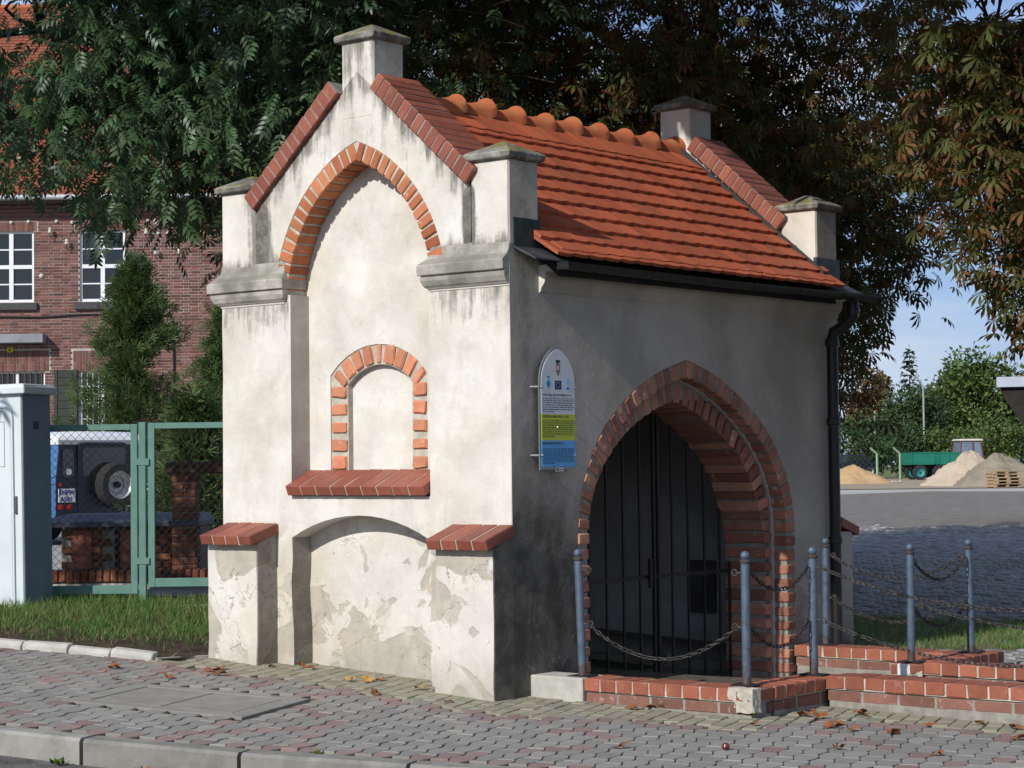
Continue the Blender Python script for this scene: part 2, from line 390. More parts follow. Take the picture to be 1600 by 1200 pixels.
PAV_Y = M('yellow_paver', paver_fn((.285, .262, .185), (.25, .236, .18)), .9, .15, bump=.35, bdist=.004)
JOINT = simple('joint_sand', (.13, .112, .085), (.07, .062, .048), 20, .95, .1, bump=.5)
SOIL = simple('dark_soil', (.045, .034, .024), (.085, .065, .045), 9, .97, .05, bump=1.0, bdist=.03)
ROAD = simple('road_stone', (.07, .066, .06), (.15, .14, .125), 5, .9, .2, bump=1.0, bdist=.03)
def tar_fn(c):
    n = c.noise(c.pos, .25, 6, .6); f = c.noise(c.pos, 6, 5, .7)
    col = c.mix(n.ss(.35, .65), (.335, .31, .27), (.41, .385, .335)); return c.mix(f.ss(.5, .75) * .3, col, (.2, .19, .18)), f
TAR = M('pale_tarmac', tar_fn, .92, .15, bump=.3, bdist=.02)
GRAVEL = simple('sandy_gravel', (.34, .27, .19), (.26, .21, .15), .6, .95, .1, bump=.5, bdist=.05, fine=6)
COBB = M('cobble_stone', paver_fn((.27, .265, .255), (.17, .168, .165)), .75, .22, bump=.5, bdist=.012)
FIELD = simple('meadow', (.10, .13, .05), (.16, .15, .07), .3, .95, .1, bump=.3)
YARD = simple('yard_concrete', (.33, .32, .295), (.25, .24, .22), 1.5, .93, .12, bump=.3)
SANDJ = simple('sandy_joint', (.21, .19, .16), (.13, .12, .105), 3, .95, .1, bump=.6, bdist=.01)
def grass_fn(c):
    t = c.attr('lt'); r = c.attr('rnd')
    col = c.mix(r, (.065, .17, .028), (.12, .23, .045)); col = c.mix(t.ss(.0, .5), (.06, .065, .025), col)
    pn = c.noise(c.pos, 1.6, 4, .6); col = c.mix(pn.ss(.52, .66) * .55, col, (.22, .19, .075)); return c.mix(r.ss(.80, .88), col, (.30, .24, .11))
GRASS = M('grass_blade', grass_fn, .6, .3, transl=.3)

def smap(pts): return pts

# ------------------------------------------------------------------ ground sheets
KA = math.radians(18) - YAW; K0 = CW(.4, -2.68); kc, ks = math.cos(KA), math.sin(KA)
def TF(s, n): return (K0.x + s * kc - n * ks, K0.y + s * ks + n * kc)
def FT(x, y): x -= K0.x; y -= K0.y; return x * kc + y * ks, -x * ks + y * kc
KP = [(-14, 0), (2.0, 0), (2.4, .08), (2.9, .36), (3.54, .86), (4.4, 1.6), (6, 3.1), (9, 6.2)]
def interp(P, t):
    for (a, b), (c, d) in zip(P, P[1:]):
        if t <= c: return b + (d - b) * (t - a) / (c - a)
    return P[-1][1]
def sheet(name, s0, s1, n0, n1, ns, nn, dz, mat, frame=None, amp=0, kind='structure', parent=None):
    vs = []
    for j in range(nn + 1):
        for i in range(ns + 1):
            s, n = s0 + (s1 - s0) * i / ns, n0 + (n1 - n0) * j / nn
            x, y = frame(s, n) if frame else (s, n)
            vs.append((x, y, H(x, y) + dz + (rd.uniform(-amp, amp) if amp else 0)))
    fs = [(j * (ns + 1) + i, j * (ns + 1) + i + 1, (j + 1) * (ns + 1) + i + 1, (j + 1) * (ns + 1) + i) for j in range(nn) for i in range(ns)]
    me = bpy.data.meshes.new('m'); me.from_pydata(vs, [], fs); me.polygons.foreach_set('use_smooth', [True] * len(fs))
    return tag(ob(name, me, mat, parent), kind=kind)
sheet('ground', -150, 250, -20, 420, 40, 44, -.32, FIELD)
sheet('road', -14, 9, -9, -.1, 46, 18, -.135, ROAD, TF, .008)
pave = sheet('pavement', -8, 6.5, -.02, 4.6, 60, 24, -.018, JOINT, TF)
sheet('verge_soil', -9, -2.28, 2.99, 7.2, 30, 20, .02, SOIL, TF, .02)
sheet('yard', -30, 1.0, 19.2, 56, 24, 30, .0, YARD)
CF = lambda u, v: CW(u, v)[:2]
sheet('plaza', -30, 60, 3.68, 62, 60, 50, -.016, SANDJ, CF)
sheet('side_strip', 1.7, 14, 2.66, 3.7, 12, 2, -.035, COBB, CF)
sheet('forecourt_floor', -.45, 14, .40, 3.45, 20, 6, -.20, CONC, CF)
sheet('tarmac_square', 1.6, 45, 34, 88, 30, 40, -.026, TAR)
sheet('gravel_ground', 2, 60, 87.5, 145, 20, 20, .0, GRAVEL)

# kerb stones
kpath = []
s = -6.05; bounds = [s]
while s < 6:
    s += 1.0 if s < 1.7 else .5
    bounds.append(s)
kerb_ = tag(bpy.data.objects.new('kerb', None), kind='structure'); COL.objects.link(kerb_)
for a, b in zip(bounds, bounds[1:]):
    na, nb = interp(KP, a), interp(KP, b); ta = Vector((b - a, nb - na)); ln = ta.length; ta /= ln
    g = .006 + rd.random() * .008
    pts = []
    e = .018
    prof = [(-.15, -.30), (-.15, -e), (-.15 + e, 0), (-.004, 0), (-.004, -.30)]
    secs = []
    dz = rd.uniform(-.004, .006)
    for q in (g, ln - g):
        sec = []
        for o, z in prof:
            S_, N_ = a + ta.x * q - ta.y * o, na + ta.y * q + ta.x * o
            x, y = TF(S_, N_); sec.append((x, y, H(x, y) + z + .004 + dz))
        secs.append(sec)
    MB().loft(secs).put('kerb_stone', KERB, kerb_)

# pavers
def paver_mesh(zig, Lg, Wd, mat):
    def outline(i, drop):
        hw, hl = (Wd / 2 - .0048 - i, Lg / 2 - .002 - i) if zig else (Wd / 2 - .0042 - i, Lg / 2 - .0045 - i)
        if zig:
            a = .012
            ys = [-hl, -Lg * .36, -Lg * .16, Lg * .16, Lg * .36, hl]; of = [0, -a, -a, a, a, 0]
            # zigzag long edges, parallel on both sides
            R_ = [(hw + o, y) for o, y in zip(of, ys)]; Lf = [(-hw - o, y) for o, y in zip(of, ys)]
            P = R_ + Lf[::-1]
        else: P = [(hw, -hl), (hw, hl), (-hw, hl), (-hw, -hl)]
        return [(x, y, drop) for x, y in P]
    b = MB(); top = outline(.0035, 0); mid = outline(0, -.004); bot = outline(0, -.035)
    n = len(top)
    b.v = bot + mid + top
    b.f = [(a_ * n + i, a_ * n + (i + 1) % n, (a_ + 1) * n + (i + 1) % n, (a_ + 1) * n + i) for a_ in (0, 1) for i in range(n)]
    if zig:
        m = n // 2
        b.f += [(2 * n + i, 2 * n + i + 1, 2 * n + n - 2 - i, 2 * n + n - 1 - i) for i in range(m - 1)]
    else: b.f.append((2 * n, 2 * n + 1, 2 * n + 2, 2 * n + 3))
    me = bpy.data.meshes.new('paver'); me.from_pydata(b.v, [], b.f); me.materials.append(mat); return me, b
YB = [(-3.2, -.70), (-1.4, -.55), (.5, -.70), (1.2, -.33), (2.0, -.2), (2.06, .60), (3.3, .66), (6, .85)]
COVER = (-1.96, -.68, 1.03, 1.93)         # s0 s1 n0 n1 of the inspection cover
def zone(x, y):
    u, v = WC(x, y); s, n = FT(x, y)
    if n < interp(KP, s) + .045: return None
    lim = .28 if u < 0 else (.22 if u < 1.76 else 1.08)
    if v > lim: return None
    if u < -2.76 and v > -.1: return None
    if s < -2.22 and n > 2.97 + max(0, (s + 2.47) * 1.4): return None
    if COVER[0] - .01 < s < COVER[1] + .01 and COVER[2] - .02 < n < COVER[3] + .02: return None
    if u > -3.25 and v > interp(YB, u) and not (s < -2.3 and n < 2.72): return 'Y'
    if n < interp(KP, s) + .2 : return 'K'
    if u > -3.3 and v > interp(YB, u) - .16: return 'E'
    return 'G'
cells = []
px, py = .1125, .225
ni = 0
for i in range(-70, 60):
    for j in range(-1, 22):
        s, n = i * px, j * py + (py / 2 if i % 2 else 0) + .12
        x, y = TF(s, n); k = zone(x, y)
        if k in (None, 'Y'): continue
        if not (-.34 < x / y < .30): continue
        red = False
        if k == 'K': red = (i % 2 == 0)
        elif k == 'E': red = rd.random() < .75
        else:
            # loose chevrons of red stones
            a = (i + 2 * abs(((j + (i % 2) * .5) % 8) - 4)) % 16
            red = (a in (0, 1) and rd.random() < .72) or rd.random() < .04
        cells.append((y, x, s, n, 'R' if red else 'G'))
for i in range(-60, 60):
    for j in range(-1, 26):
        s, n = i * .102, j * .2 + (.1 if i % 2 else 0)
        x, y = TF(s, n)
        if zone(x, y) == 'Y' and -.34 < x / y < .30: cells.append((y, x, s, n, 'Y'))
cells.sort()
PM = {'G': paver_mesh(1, py, px, PAV_G), 'R': paver_mesh(1, py, px, PAV_R), 'Y': paver_mesh(0, .2, .102, PAV_Y)}
def ground_mtx(x, y, ang, dz=0, tilt=.006):
    e = .05
    nx_, ny_ = -(H(x + e, y) - H(x - e, y)) / (2 * e), -(H(x, y + e) - H(x, y - e)) / (2 * e)
    nrm = Vector((nx_ + rd.gauss(0, tilt), ny_ + rd.gauss(0, tilt), 1)).normalized()
    X = Vector((math.cos(ang), math.sin(ang), 0)); X = (X - nrm * X.dot(nrm)).normalized(); Y = nrm.cross(X)
    return Matrix(((X.x, Y.x, nrm.x, x), (X.y, Y.y, nrm.y, y), (X.z, Y.z, nrm.z, H(x, y) + dz), (0, 0, 0, 1)))
mass = {'G': MB(), 'R': MB(), 'Y': MB()}
for q, (y, x, s, n, k) in enumerate(cells):
    mt = ground_mtx(x, y, KA + rd.gauss(0, .008), rd.gauss(0, .0015))
    # the 300 nearest-to-view pavers are picked apart, the rest joined
    if q < 300: ob('paver', PM[k][0], None, pave, mtx=mt)
    else: mass[k].add(PM[k][1].v, PM[k][1].f, mt)
for k, m_ in (('G', PAV_G), ('R', PAV_R), ('Y', PAV_Y)):
    if mass[k].v:
        me = bpy.data.meshes.new('m'); me.from_pydata(mass[k].v, [], mass[k].f)
        tag(ob({'G': 'grey_pavers', 'R': 'red_pavers', 'Y': 'yellow_pavers'}[k], me, m_, pave), kind='stuff')
# concrete inspection cover set in the pavement
x, y = TF((COVER[0] + COVER[1]) / 2, (COVER[2] + COVER[3]) / 2)
cov = thing('inspection_cover', 'pale concrete inspection cover of two slabs let flush into the pavement', 'manhole cover')
cov.matrix_world = ground_mtx(x, y, KA, -.003, 0)
COVC = simple('worn_grey_concrete', (.255, .24, .21), (.205, .195, .172), 6, .93, .12, bump=.5, bdist=.006)
hw, hh = (COVER[1] - COVER[0]) / 2, (COVER[3] - COVER[2]) / 2
MB().prism([[(-hw, -hh), (hw, -hh), (hw, hh), (-hw, hh)], [(-hw + .13, -hh + .12), (-hw + .13, hh - .09), (hw - .13, hh - .09), (hw - .13, -hh + .12)]], -.05, .003, 'z').put('frame', COVC, cov, bevel=.003)
for a, b in ((-hw + .143, -.008), (.008, hw - .143)):
    MB().box(a, b, -hh + .133, hh - .103, -.05, .001).put('slab', COVC, cov, bevel=.003)
# edging stones of the verge
edge_ = tag(bpy.data.objects.new('verge_edging', None), kind='structure'); COL.objects.link(edge_)
s = -2.47
while s > -8:
    ln = .37 + rd.uniform(-.03, .05)
    x, y = TF(s - ln / 2, 3.0)
    b = MB().loft([[(a, -.045, -.2), (a, -.045, .03), (a, -.02, .055), (a, .045, .06), (a, .05, -.2)] for a in (-ln / 2 + .006, ln / 2 - .006)])
    b.put('edging_stone', CONC_P, edge_, bevel=.006, mtx=ground_mtx(x, y, KA + rd.gauss(0, .02), rd.gauss(0, .006), .02)); s -= ln
a = Vector((*TF(-2.45, 2.98), 0)); b = CW(-2.74, -.16); d = (b - a)
MB().box(0, d.length, -.012, .012, -.1, .012).put('edging_strip', CONC, edge_, mtx=ground_mtx(a.x, a.y, math.atan2(d.y, d.x), .004, 0))

# numpy scatter of a small template: one mesh
def scatter(name, tv, tf, lt, mats, mat, parent=None, rnd=None, smooth=False):
    tv = np.asarray(tv, float); tf = np.asarray(tf, int); N = len(mats); n = len(tv)
    V = np.einsum('nij,vj->nvi', mats[:, :3, :3], tv) + mats[:, None, :3, 3]
    F = (tf[None] + (np.arange(N) * n)[:, None, None]).reshape(-1, tf.shape[1])
    me = bpy.data.meshes.new('m'); me.vertices.add(N * n); me.vertices.foreach_set('co', V.reshape(-1))
    k = tf.shape[1]; me.loops.add(F.size); me.loops.foreach_set('vertex_index', F.reshape(-1)); me.polygons.add(len(F))
    me.polygons.foreach_set('loop_start', np.arange(len(F)) * k); me.polygons.foreach_set('loop_total', np.full(len(F), k))
    me.update(calc_edges=True)
    a = me.attributes.new('lt', 'FLOAT', 'POINT'); a.data.foreach_set('value', np.tile(np.asarray(lt, float), N))
    a = me.attributes.new('rnd', 'FLOAT', 'POINT'); r = rng.random(N) if rnd is None else rnd
    a.data.foreach_set('value', np.repeat(r, n))
    if smooth: me.polygons.foreach_set('use_smooth', [True] * len(F))
    return ob(name, me, mat, parent)
def mats_from(P, X, Y, Z, sc_):
    m = np.zeros((len(P), 4, 4)); m[:, :3, 0] = X * sc_[:, None]; m[:, :3, 1] = Y * sc_[:, None]; m[:, :3, 2] = Z * sc_[:, None]; m[:, :3, 3] = P; m[:, 3, 3] = 1; return m
def norm(a): return a / (np.linalg.norm(a, axis=1, keepdims=True) + 1e-9)
def frames(P, dirs, sc_, up=None):
    Y = norm(dirs); r = rng.normal(size=P.shape) if up is None else up; X = norm(np.cross(Y, r)); Z = np.cross(X, Y); return mats_from(P, X, Y, Z, sc_)
BLV = [(-.06, 0, 0), (.06, 0, 0), (.045, .5, .06), (-.045, .5, .06), (0, 1, .28)]
BLF = [(0, 1, 2), (0, 2, 3), (3, 2, 4)]
def grass(name, pts, hmin, hmax, wid=1.0):
    P = np.array(pts); N = len(P); d = np.column_stack([rng.normal(0, .38, N), rng.normal(0, .38, N), np.ones(N)])
    h = rng.uniform(hmin, hmax, N); m = frames(P, d, h); m[:, :3, 0] *= (wid * .06 / h)[:, None]
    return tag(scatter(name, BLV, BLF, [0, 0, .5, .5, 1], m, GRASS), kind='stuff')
pts = []
while len(pts) < 26000:
    s, n = rd.uniform(-8, -1.9), rd.uniform(3.08, 6.6); x, y = TF(s, n); u, v = WC(x, y)
    if u > -2.82 and v > -.4: continue
    if not (-.31 < x / y < -.1): continue
    t = smooth01((n - 3.15) / 1.0) * smooth01((-2.55 - s) * .55 + (n - 3.3) * .6)
    cl = .5 + .5 * math.sin(s * 7.1 + 2 * math.sin(n * 5)) * math.sin(n * 6.3 + s)
    if rd.random() > t * (.25 + .9 * cl) + .03: continue
    pts.append((x, y, H(x, y) + .015))
P = np.array(pts); nn_ = np.array([FT(a, b)[1] for a, b, c in pts])
k = rng.random(len(P)) < np.clip((nn_ - 3.9) * .35, 0, .45)
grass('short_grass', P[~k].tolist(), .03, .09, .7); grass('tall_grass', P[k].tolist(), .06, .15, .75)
pts = []
for i in range(14000):
    x, y = rd.uniform(2.7, 6.5), rd.uniform(17.2, 19.9)
    if WC(x, y)[1] < 3.85 or (WC(x, y)[0] < .15 and WC(x, y)[1] < 4.65): continue
    pts.append((x, y, H(x, y) - .02))
grass('shaded_grass', pts, .03, .09, .8)
pts = [(rd.uniform(4.2, 7.5), rd.uniform(26, 30), .12) for i in range(2500)]
grass('roadside_grass', pts, .06, .16, 1.3)
# cobbles of the shaded square
cob = MB().lathe([(.050, -.06), (.074, -.03), (.072, .006), (.062, .018), (.02, .022)], 7); cobm = cob.mesh(smooth=True); cobm.materials.append(COBB)
plz = bpy.data.objects['plaza']; cl = []
yy = 15.4; r_ = 0
while yy < 40:
    xx = .155 * yy - .6 + (r_ % 2) * .076
    while xx < .26 * yy:
        x, y = xx + rd.uniform(-.012, .012), yy + rd.uniform(-.012, .012); u, v = WC(x, y)
        inpath = u > 1.7 and 1.3 < v < 2.42
        if (v > 3.9 and rd.random() < 1.25 - smooth01((y - 29) / 11) * 1.2 and not (2.7 < x < 5.6 and 17.1 < y < 19.7)) or (u > 1.75 and v > 2.72 and v < 3.74): cl.append((x, y))
        xx += .152
    yy += .142; r_ += 1
rest = MB()
for q, (x, y) in enumerate(cl):
    mt = T(x, y, H(x, y) - .012 + rd.uniform(-.010, .008)) @ RZ(rd.uniform(0, 6)) @ Matrix.Diagonal((rd.uniform(.9, 1.1), rd.uniform(.8, 1), 1, 1))
    if q < 300: ob('cobble', cobm, None, plz, mtx=mt)
    else: rest.add(cob.v, cob.f, mt)
me = bpy.data.meshes.new('m'); me.from_pydata(rest.v, [], rest.f); me.polygons.foreach_set('use_smooth', [True] * len(me.polygons))
tag(ob('cobbles', me, COBB, plz), kind='stuff')

# ------------------------------------------------------------------ the chapel (local axes: x along the gable, y along the side, z up)
CH = thing('chapel', 'small white plastered gothic wayside chapel with stepped gable, red tiled roof and arched gate', 'chapel', (ORG[0], ORG[1], 0), -YAW)
W_, L_ = 2.783, 4.24
def arch_pts(cx, half, z0, c, n=18, zb=None):
    """pointed arch, left foot to right foot"""
    Rr = half + c; aa = math.acos(c / Rr); out = []
    for i in range(n + 1):
        t = PI - aa * i / n
        out.append((cx + c + Rr * math.cos(t), z0 + Rr * math.sin(t)))
    out += [(2 * cx - x, z) for x, z in out[::-1][1:]]
    if zb is not None: out = [(cx - half, zb)] + out + [(cx + half, zb)]
    return out
def seg_pts(x0, x1, zs, za, n=12):
    w2 = (x1 - x0) / 2; h = za - zs; r = (w2 * w2 + h * h) / (2 * h); cx = (x0 + x1) / 2; a = math.asin(w2 / r)
    return [(cx - r * math.sin(a - 2 * a * i / n), za - r + r * math.cos(a - 2 * a * i / n)) for i in range(n + 1)]
AC = -1.391
big_out = [q for q in arch_pts(AC, .838, 2.70, .36, 24) if q[1] > 2.80]
big_rec = [(-2.062, 1.33), (-2.062, 2.79), (big_out[0][0], 2.79)] + big_out + [(big_out[-1][0], 2.79), (-.72, 2.79), (-.72, 1.33)]
low_rec = [(-2.06, -.3)] + seg_pts(-2.06, -.725, 1.03, 1.194) + [(-.725, -.3)]
gable = [(-.004, -.3), (-.004, 3.03), (-.335, 3.03), (-.335, 3.43), (-1.215, 4.19), (-1.53, 4.19), (-2.42, 3.43), (-2.42, 3.03), (-W_, 3.03), (-W_, -.3)]
outl = gable + low_rec
# rough, weathered arrises: subdivide outline edges and jitter a little
def rough(loop, step=.16, amp=.004, zmax=9, lowamp=.012):
    out = []
    for (a, b), (c, d) in zip(loop, loop[1:] + loop[:1]):
        n = max(1, int(math.hypot(c - a, d - b) / step))
        for i in range(n):
            t = i / n; x, z = a + (c - a) * t, b + (d - b) * t
            am = 0 if i == 0 else (lowamp if z < 1.0 else amp)
            out.append((x + rd.uniform(-am, am), z + rd.uniform(-am, am)))
    return out
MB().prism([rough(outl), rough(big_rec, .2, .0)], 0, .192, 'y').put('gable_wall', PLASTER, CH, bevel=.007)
# the back of the recesses, with the little niche sunk into it
NC, NH = -1.368, .315
niche_hole = [(NC - NH - .165, 1.46), (NC - NH - .165, 2.19)] + seg_pts(NC - NH - .165, NC + NH + .145, 2.20, 2.41, 10) + [(NC + NH + .145, 2.19), (NC + NH + .145, 1.46)]
back_o = [(0, -.3), (0, 3.03), (-.335, 3.03), (-.335, 3.43), (-1.215, 4.19), (-1.53, 4.19), (-2.42, 3.43), (-2.42, 3.03), (-W_, 3.03), (-W_, -.3)]
back_o = [(x - .006 if x == 0 else x, z) for x, z in back_o]
MB().prism([back_o, niche_hole], .19, .26, 'y').put('recess_panel', PLASTER, CH)
MB().prism([[(x * .9999 - .004, z) for x, z in back_o]], .257, .31, 'y').put('gable_core', PLASTER, CH)
MB().prism([niche_hole], .248, .27, 'y').put('niche_panel', PLASTER, CH)
# side wall with the door arch
DC = 2.12
DPR = [(1.405, -.3), (1.405, .4), (1.405, .8), (1.392, 1.17), (1.275, 1.5), (1.05, 1.79), (.735, 2.02), (.37, 2.195), (0, 2.30)]
def crom(P, n=8):
    out = []; Q = [P[0]] + P + [(2 * P[-1][0] - P[-2][0], 2 * P[-1][1] - P[-2][1])]
    for i in range(1, len(Q) - 2):
        p0, p1, p2, p3 = Q[i - 1:i + 3]
        for k in range(n):
            s = k / n; out.append(tuple(.5 * (2 * b + (c - a) * s + (2 * a - 5 * b + 4 * c - d) * s * s + (3 * b - a - 3 * c + d) * s ** 3) for a, b, c, d in zip(p0, p1, p2, p3)))
    return out + [P[-1]]
DHALF = crom(DPR)
def dcx(z): return 2.115 - .06 * smooth01((z - 1.1) / 1.1)
def offs(P, t_):
    out = []
    for i, (h, z) in enumerate(P):
        a, b = P[max(i - 1, 0)], P[min(i + 1, len(P) - 1)]; d = Vector((b[0] - a[0], b[1] - a[1])).normalized()
        out.append((max(0, h + d.y * -t_ * 1.0), z + d.x * t_))
    out[-1] = (0, out[-1][1] - .0); return out
def dloop(t_):
    P = DHALF if t_ == 0 else offs(DHALF, t_)
    return [(dcx(z) - h, z) for h, z in P] + [(dcx(z) + h, z) for h, z in P[::-1][1:]]
d_out = dloop(0)
side = [(.002, -.3)] + d_out + [(L_ - .002, -.3), (L_ - .002, 2.92), (.002, 2.92)]
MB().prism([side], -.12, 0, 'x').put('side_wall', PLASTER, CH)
d_mid = dloop(.13)
side2 = [(.31, -.3)] + d_mid + [(L_ - .31, -.3), (L_ - .31, 2.9), (.31, 2.9)]
MB().prism([side2], -.52, -.118, 'x').put('side_wall_core', INSIDE, CH)
# rear gable, far wall, floor and ceiling
g2 = [(-.001, -.3), (-.001, 3.03), (-.335, 3.03), (-.335, 3.43), (-1.215, 4.19), (-1.53, 4.19), (-2.42, 3.43), (-2.42, 3.03), (-W_ + .001, 3.03), (-W_ + .001, -.3)]
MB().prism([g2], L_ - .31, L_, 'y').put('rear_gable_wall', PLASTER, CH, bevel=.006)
far_hole = [(1.4 + .0, 1.30), (1.4, 2.35), (3.4, 2.35), (3.4, 1.30)]
fw = MB().box(-W_, -W_ + .2, .31, L_ - .31, -.3, 2.9)
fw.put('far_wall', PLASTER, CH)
# inner face of the far wall: plain below, a dark block painted as shadow above
MB().prism([[(.31, -.1), (L_ - .31, -.1), (L_ - .31, 2.9), (.31, 2.9)], [(4.0 - .0, 1.31), (4.0, 2.6), (2.2, 2.6), (2.2, 1.31)]][:1], -2.585, -2.42, 'x').put('inner_wall', INSIDE, CH)
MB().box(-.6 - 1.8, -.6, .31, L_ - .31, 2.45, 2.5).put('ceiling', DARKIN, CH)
MB().box(-2.42, -.05, .31, L_ - .31, -.26, -.2).put('floor', CONC, CH)
MB().box(-2.41, -2.25, 2.3, 3.93, 1.32, 2.44).put('inner_shade_block', DARKIN, CH)  # dark block standing in for the shadow on the upper inner wall
MB().box(-1.25, -1.0, 3.86, 3.925, .28, .72).put('wall_safe', simple('dull_metal_box', (.10, .10, .10), (.07, .07, .07), 5, .7, .3, bump=0), CH, bevel=.01)
MB().box(-2.42, -.54, 3.90, 3.932, -.1, 2.5).put('inner_end_wall', INSIDE, CH)

def arch_ring(parent, cx, half, z0, c, t, y0, y1, pitch, bw, mat, axis, zb, mort, proud=.006, skew=0, zmin=-9):
    """bricks round a pointed arch and down its jambs; axis 'y' for the gable, 'x' for the side wall"""
    dep = (y1 - y0); yc = (y0 + y1) / 2
    inner, outer = arch_pts(cx, half + .013, z0, c, 30, zb), arch_pts(cx, half + t - .002 + (.12 if axis == 'x' else 0), z0, c, 30, zb)
    MB().prism([inner + outer[::-1]], y0 + proud if axis == 'y' else y0, y1 if axis == 'y' else y1 - proud, axis).put('mortar', mort, parent)
    Rm = half + c + t / 2; aa = math.acos(c / (half + c + t * .5)); n = int(Rm * aa / pitch); spots = []
    for sd in (-1, 1):
        for k in range(n):
            a = (k + .5) / n * aa
            x = -(Rm * math.cos(a) - c); z = z0 + Rm * math.sin(a); spots.append((cx - sd * x * 1.0, z, sd * -1 * (a), sd))
        z = z0 - pitch / 2
        while z - bw / 2 > zb:
            spots.append((cx + sd * (half + t / 2), z, 0, sd)); z -= pitch
    for x, z, a, sd in spots:
        if z < zmin: continue
        th = a + rd.gauss(0, .012)
        b = brick(t - .004, dep + proud, bw, mat, .006)
        mt = T(x, yc - proud / 2 + rd.gauss(0, .0015), z) @ RY(th) if axis == 'y' else T(yc + proud / 2 + rd.gauss(0, .0015), x, z) @ RZ(PI / 2) @ RY(th)
        mt = mt @ Matrix.Diagonal((rd.uniform(.98, 1.02), 1, rd.uniform(.9, 1.08), 1))
        ob('brick', b, None, parent, mtx=mt)
def pnode(name, parent=CH):
    o = bpy.data.objects.new(name, None); COL.objects.link(o); o.parent = parent; return o
ar = pnode('niche_arch'); arch_ring(ar, AC, .705, 2.70, .36, .133, 0, .19, .082, .063, BR_ARCH, 'y', 2.71, MORTAR, zmin=2.80)
dr = pnode('door_arch'); MB().prism([dloop(.004) + dloop(.112)[::-1]], -.132, -.006, 'x').put('mortar', MORTAR_D, dr)
acc = [0]
for a_, b_ in zip(DHALF, DHALF[1:]): acc.append(acc[-1] + math.hypot(b_[0] - a_[0], b_[1] - a_[1]))
nb_ = int((acc[-1] - .05) / .108)
for sd in (-1, 1):
    for k_ in range(nb_):
        s_ = .05 + (k_ + .5) / nb_ * (acc[-1] - .05); i_ = max(i for i in range(len(acc) - 1) if acc[i] <= s_); f_ = (s_ - acc[i_]) / (acc[i_ + 1] - acc[i_])
        (h0, z0_), (h1, z1_) = DHALF[i_], DHALF[i_ + 1]; tx, tz = h1 - h0, z1_ - z0_; ln_ = math.hypot(tx, tz); tx /= ln_; tz /= ln_
        h_, z_ = h0 + (h1 - h0) * f_ - tz * .0625, z0_ + (z1_ - z0_) * f_ + tx * .0625
        an = math.atan2(-tx, tz) * -sd
        mt = T(-.0605 + rd.gauss(.003, .002), dcx(z_) + sd * h_, z_) @ RZ(PI / 2) @ RY(an + rd.gauss(0, .015)) @ Matrix.Diagonal((rd.uniform(.98, 1.03), 1, rd.uniform(.88, 1.08), 1))
        ob('brick', brick(.123, .124, .079, BR_OLD, .009, jit=.004), None, dr, mtx=mt)
di = pnode('inner_door_arch')
def tin(z): return .225 + .07 * smooth01((z - .8) / .55)
def offv(f):
    return [((h + (h2 - h) * f(z)) if i < len(DHALF) - 1 else 0, z + (z2 - z) * f(z)) for i, ((h, z), (h2, z2)) in enumerate(zip(DHALF, [(q[0], q[1]) for q in offs1]))]
offs1 = []
for i_, (h_, z_) in enumerate(DHALF):
    a_, b_ = DHALF[max(i_ - 1, 0)], DHALF[min(i_ + 1, len(DHALF) - 1)]; d_ = Vector((b_[0] - a_[0], b_[1] - a_[1])).normalized()
    if i_ == len(DHALF) - 1: offs1.append((0, z_ - 1.0 / abs(d_.x)))
    else: offs1.append((h_ - d_.y, z_ + d_.x))
def vloop(f):
    P = [(max(0, h), z) for h, z in offv(f)]; return [(dcx(z) - h, z) for h, z in P] + [(dcx(z) + h, z) for h, z in P[::-1][1:]]
MB().prism([vloop(lambda z: .10) + vloop(lambda z: tin(z) - .010)[::-1]], -.52, -.131, 'x').put('mortar', MORTAR_D, di)
nb_ = int((acc[-1] - .12) / .112)
for sd in (-1, 1):
    for k_ in range(nb_):
        s_ = .06 + (k_ + .5) / nb_ * (acc[-1] - .12); i_ = max(i for i in range(len(acc) - 1) if acc[i] <= s_); f_ = (s_ - acc[i_]) / (acc[i_ + 1] - acc[i_])
        (h0, z0_), (h1, z1_) = DHALF[i_], DHALF[i_ + 1]; tx, tz = h1 - h0, z1_ - z0_; ln_ = math.hypot(tx, tz); tx /= ln_; tz /= ln_
        zq = z0_ + (z1_ - z0_) * f_; t1 = round(tin(zq) - .145, 2) + .0; mid = tin(zq) - t1 / 2
        h_, z_ = h0 + (h1 - h0) * f_ - tz * mid, zq + tx * mid
        if h_ < .01: continue
        an = math.atan2(-tx, tz) * -sd
        mt = T(-.3235 + rd.gauss(.002, .002), dcx(z_) + sd * h_, z_) @ RZ(PI / 2) @ RY(an + rd.gauss(0, .015)) @ Matrix.Diagonal((rd.uniform(.98, 1.02), 1, rd.uniform(.86, 1.06), 1))
        ob('brick', brick(t1, .395, .076 if zq > 1.2 else .082, BR_OLD, .009, jit=.004), None, di, mtx=mt)
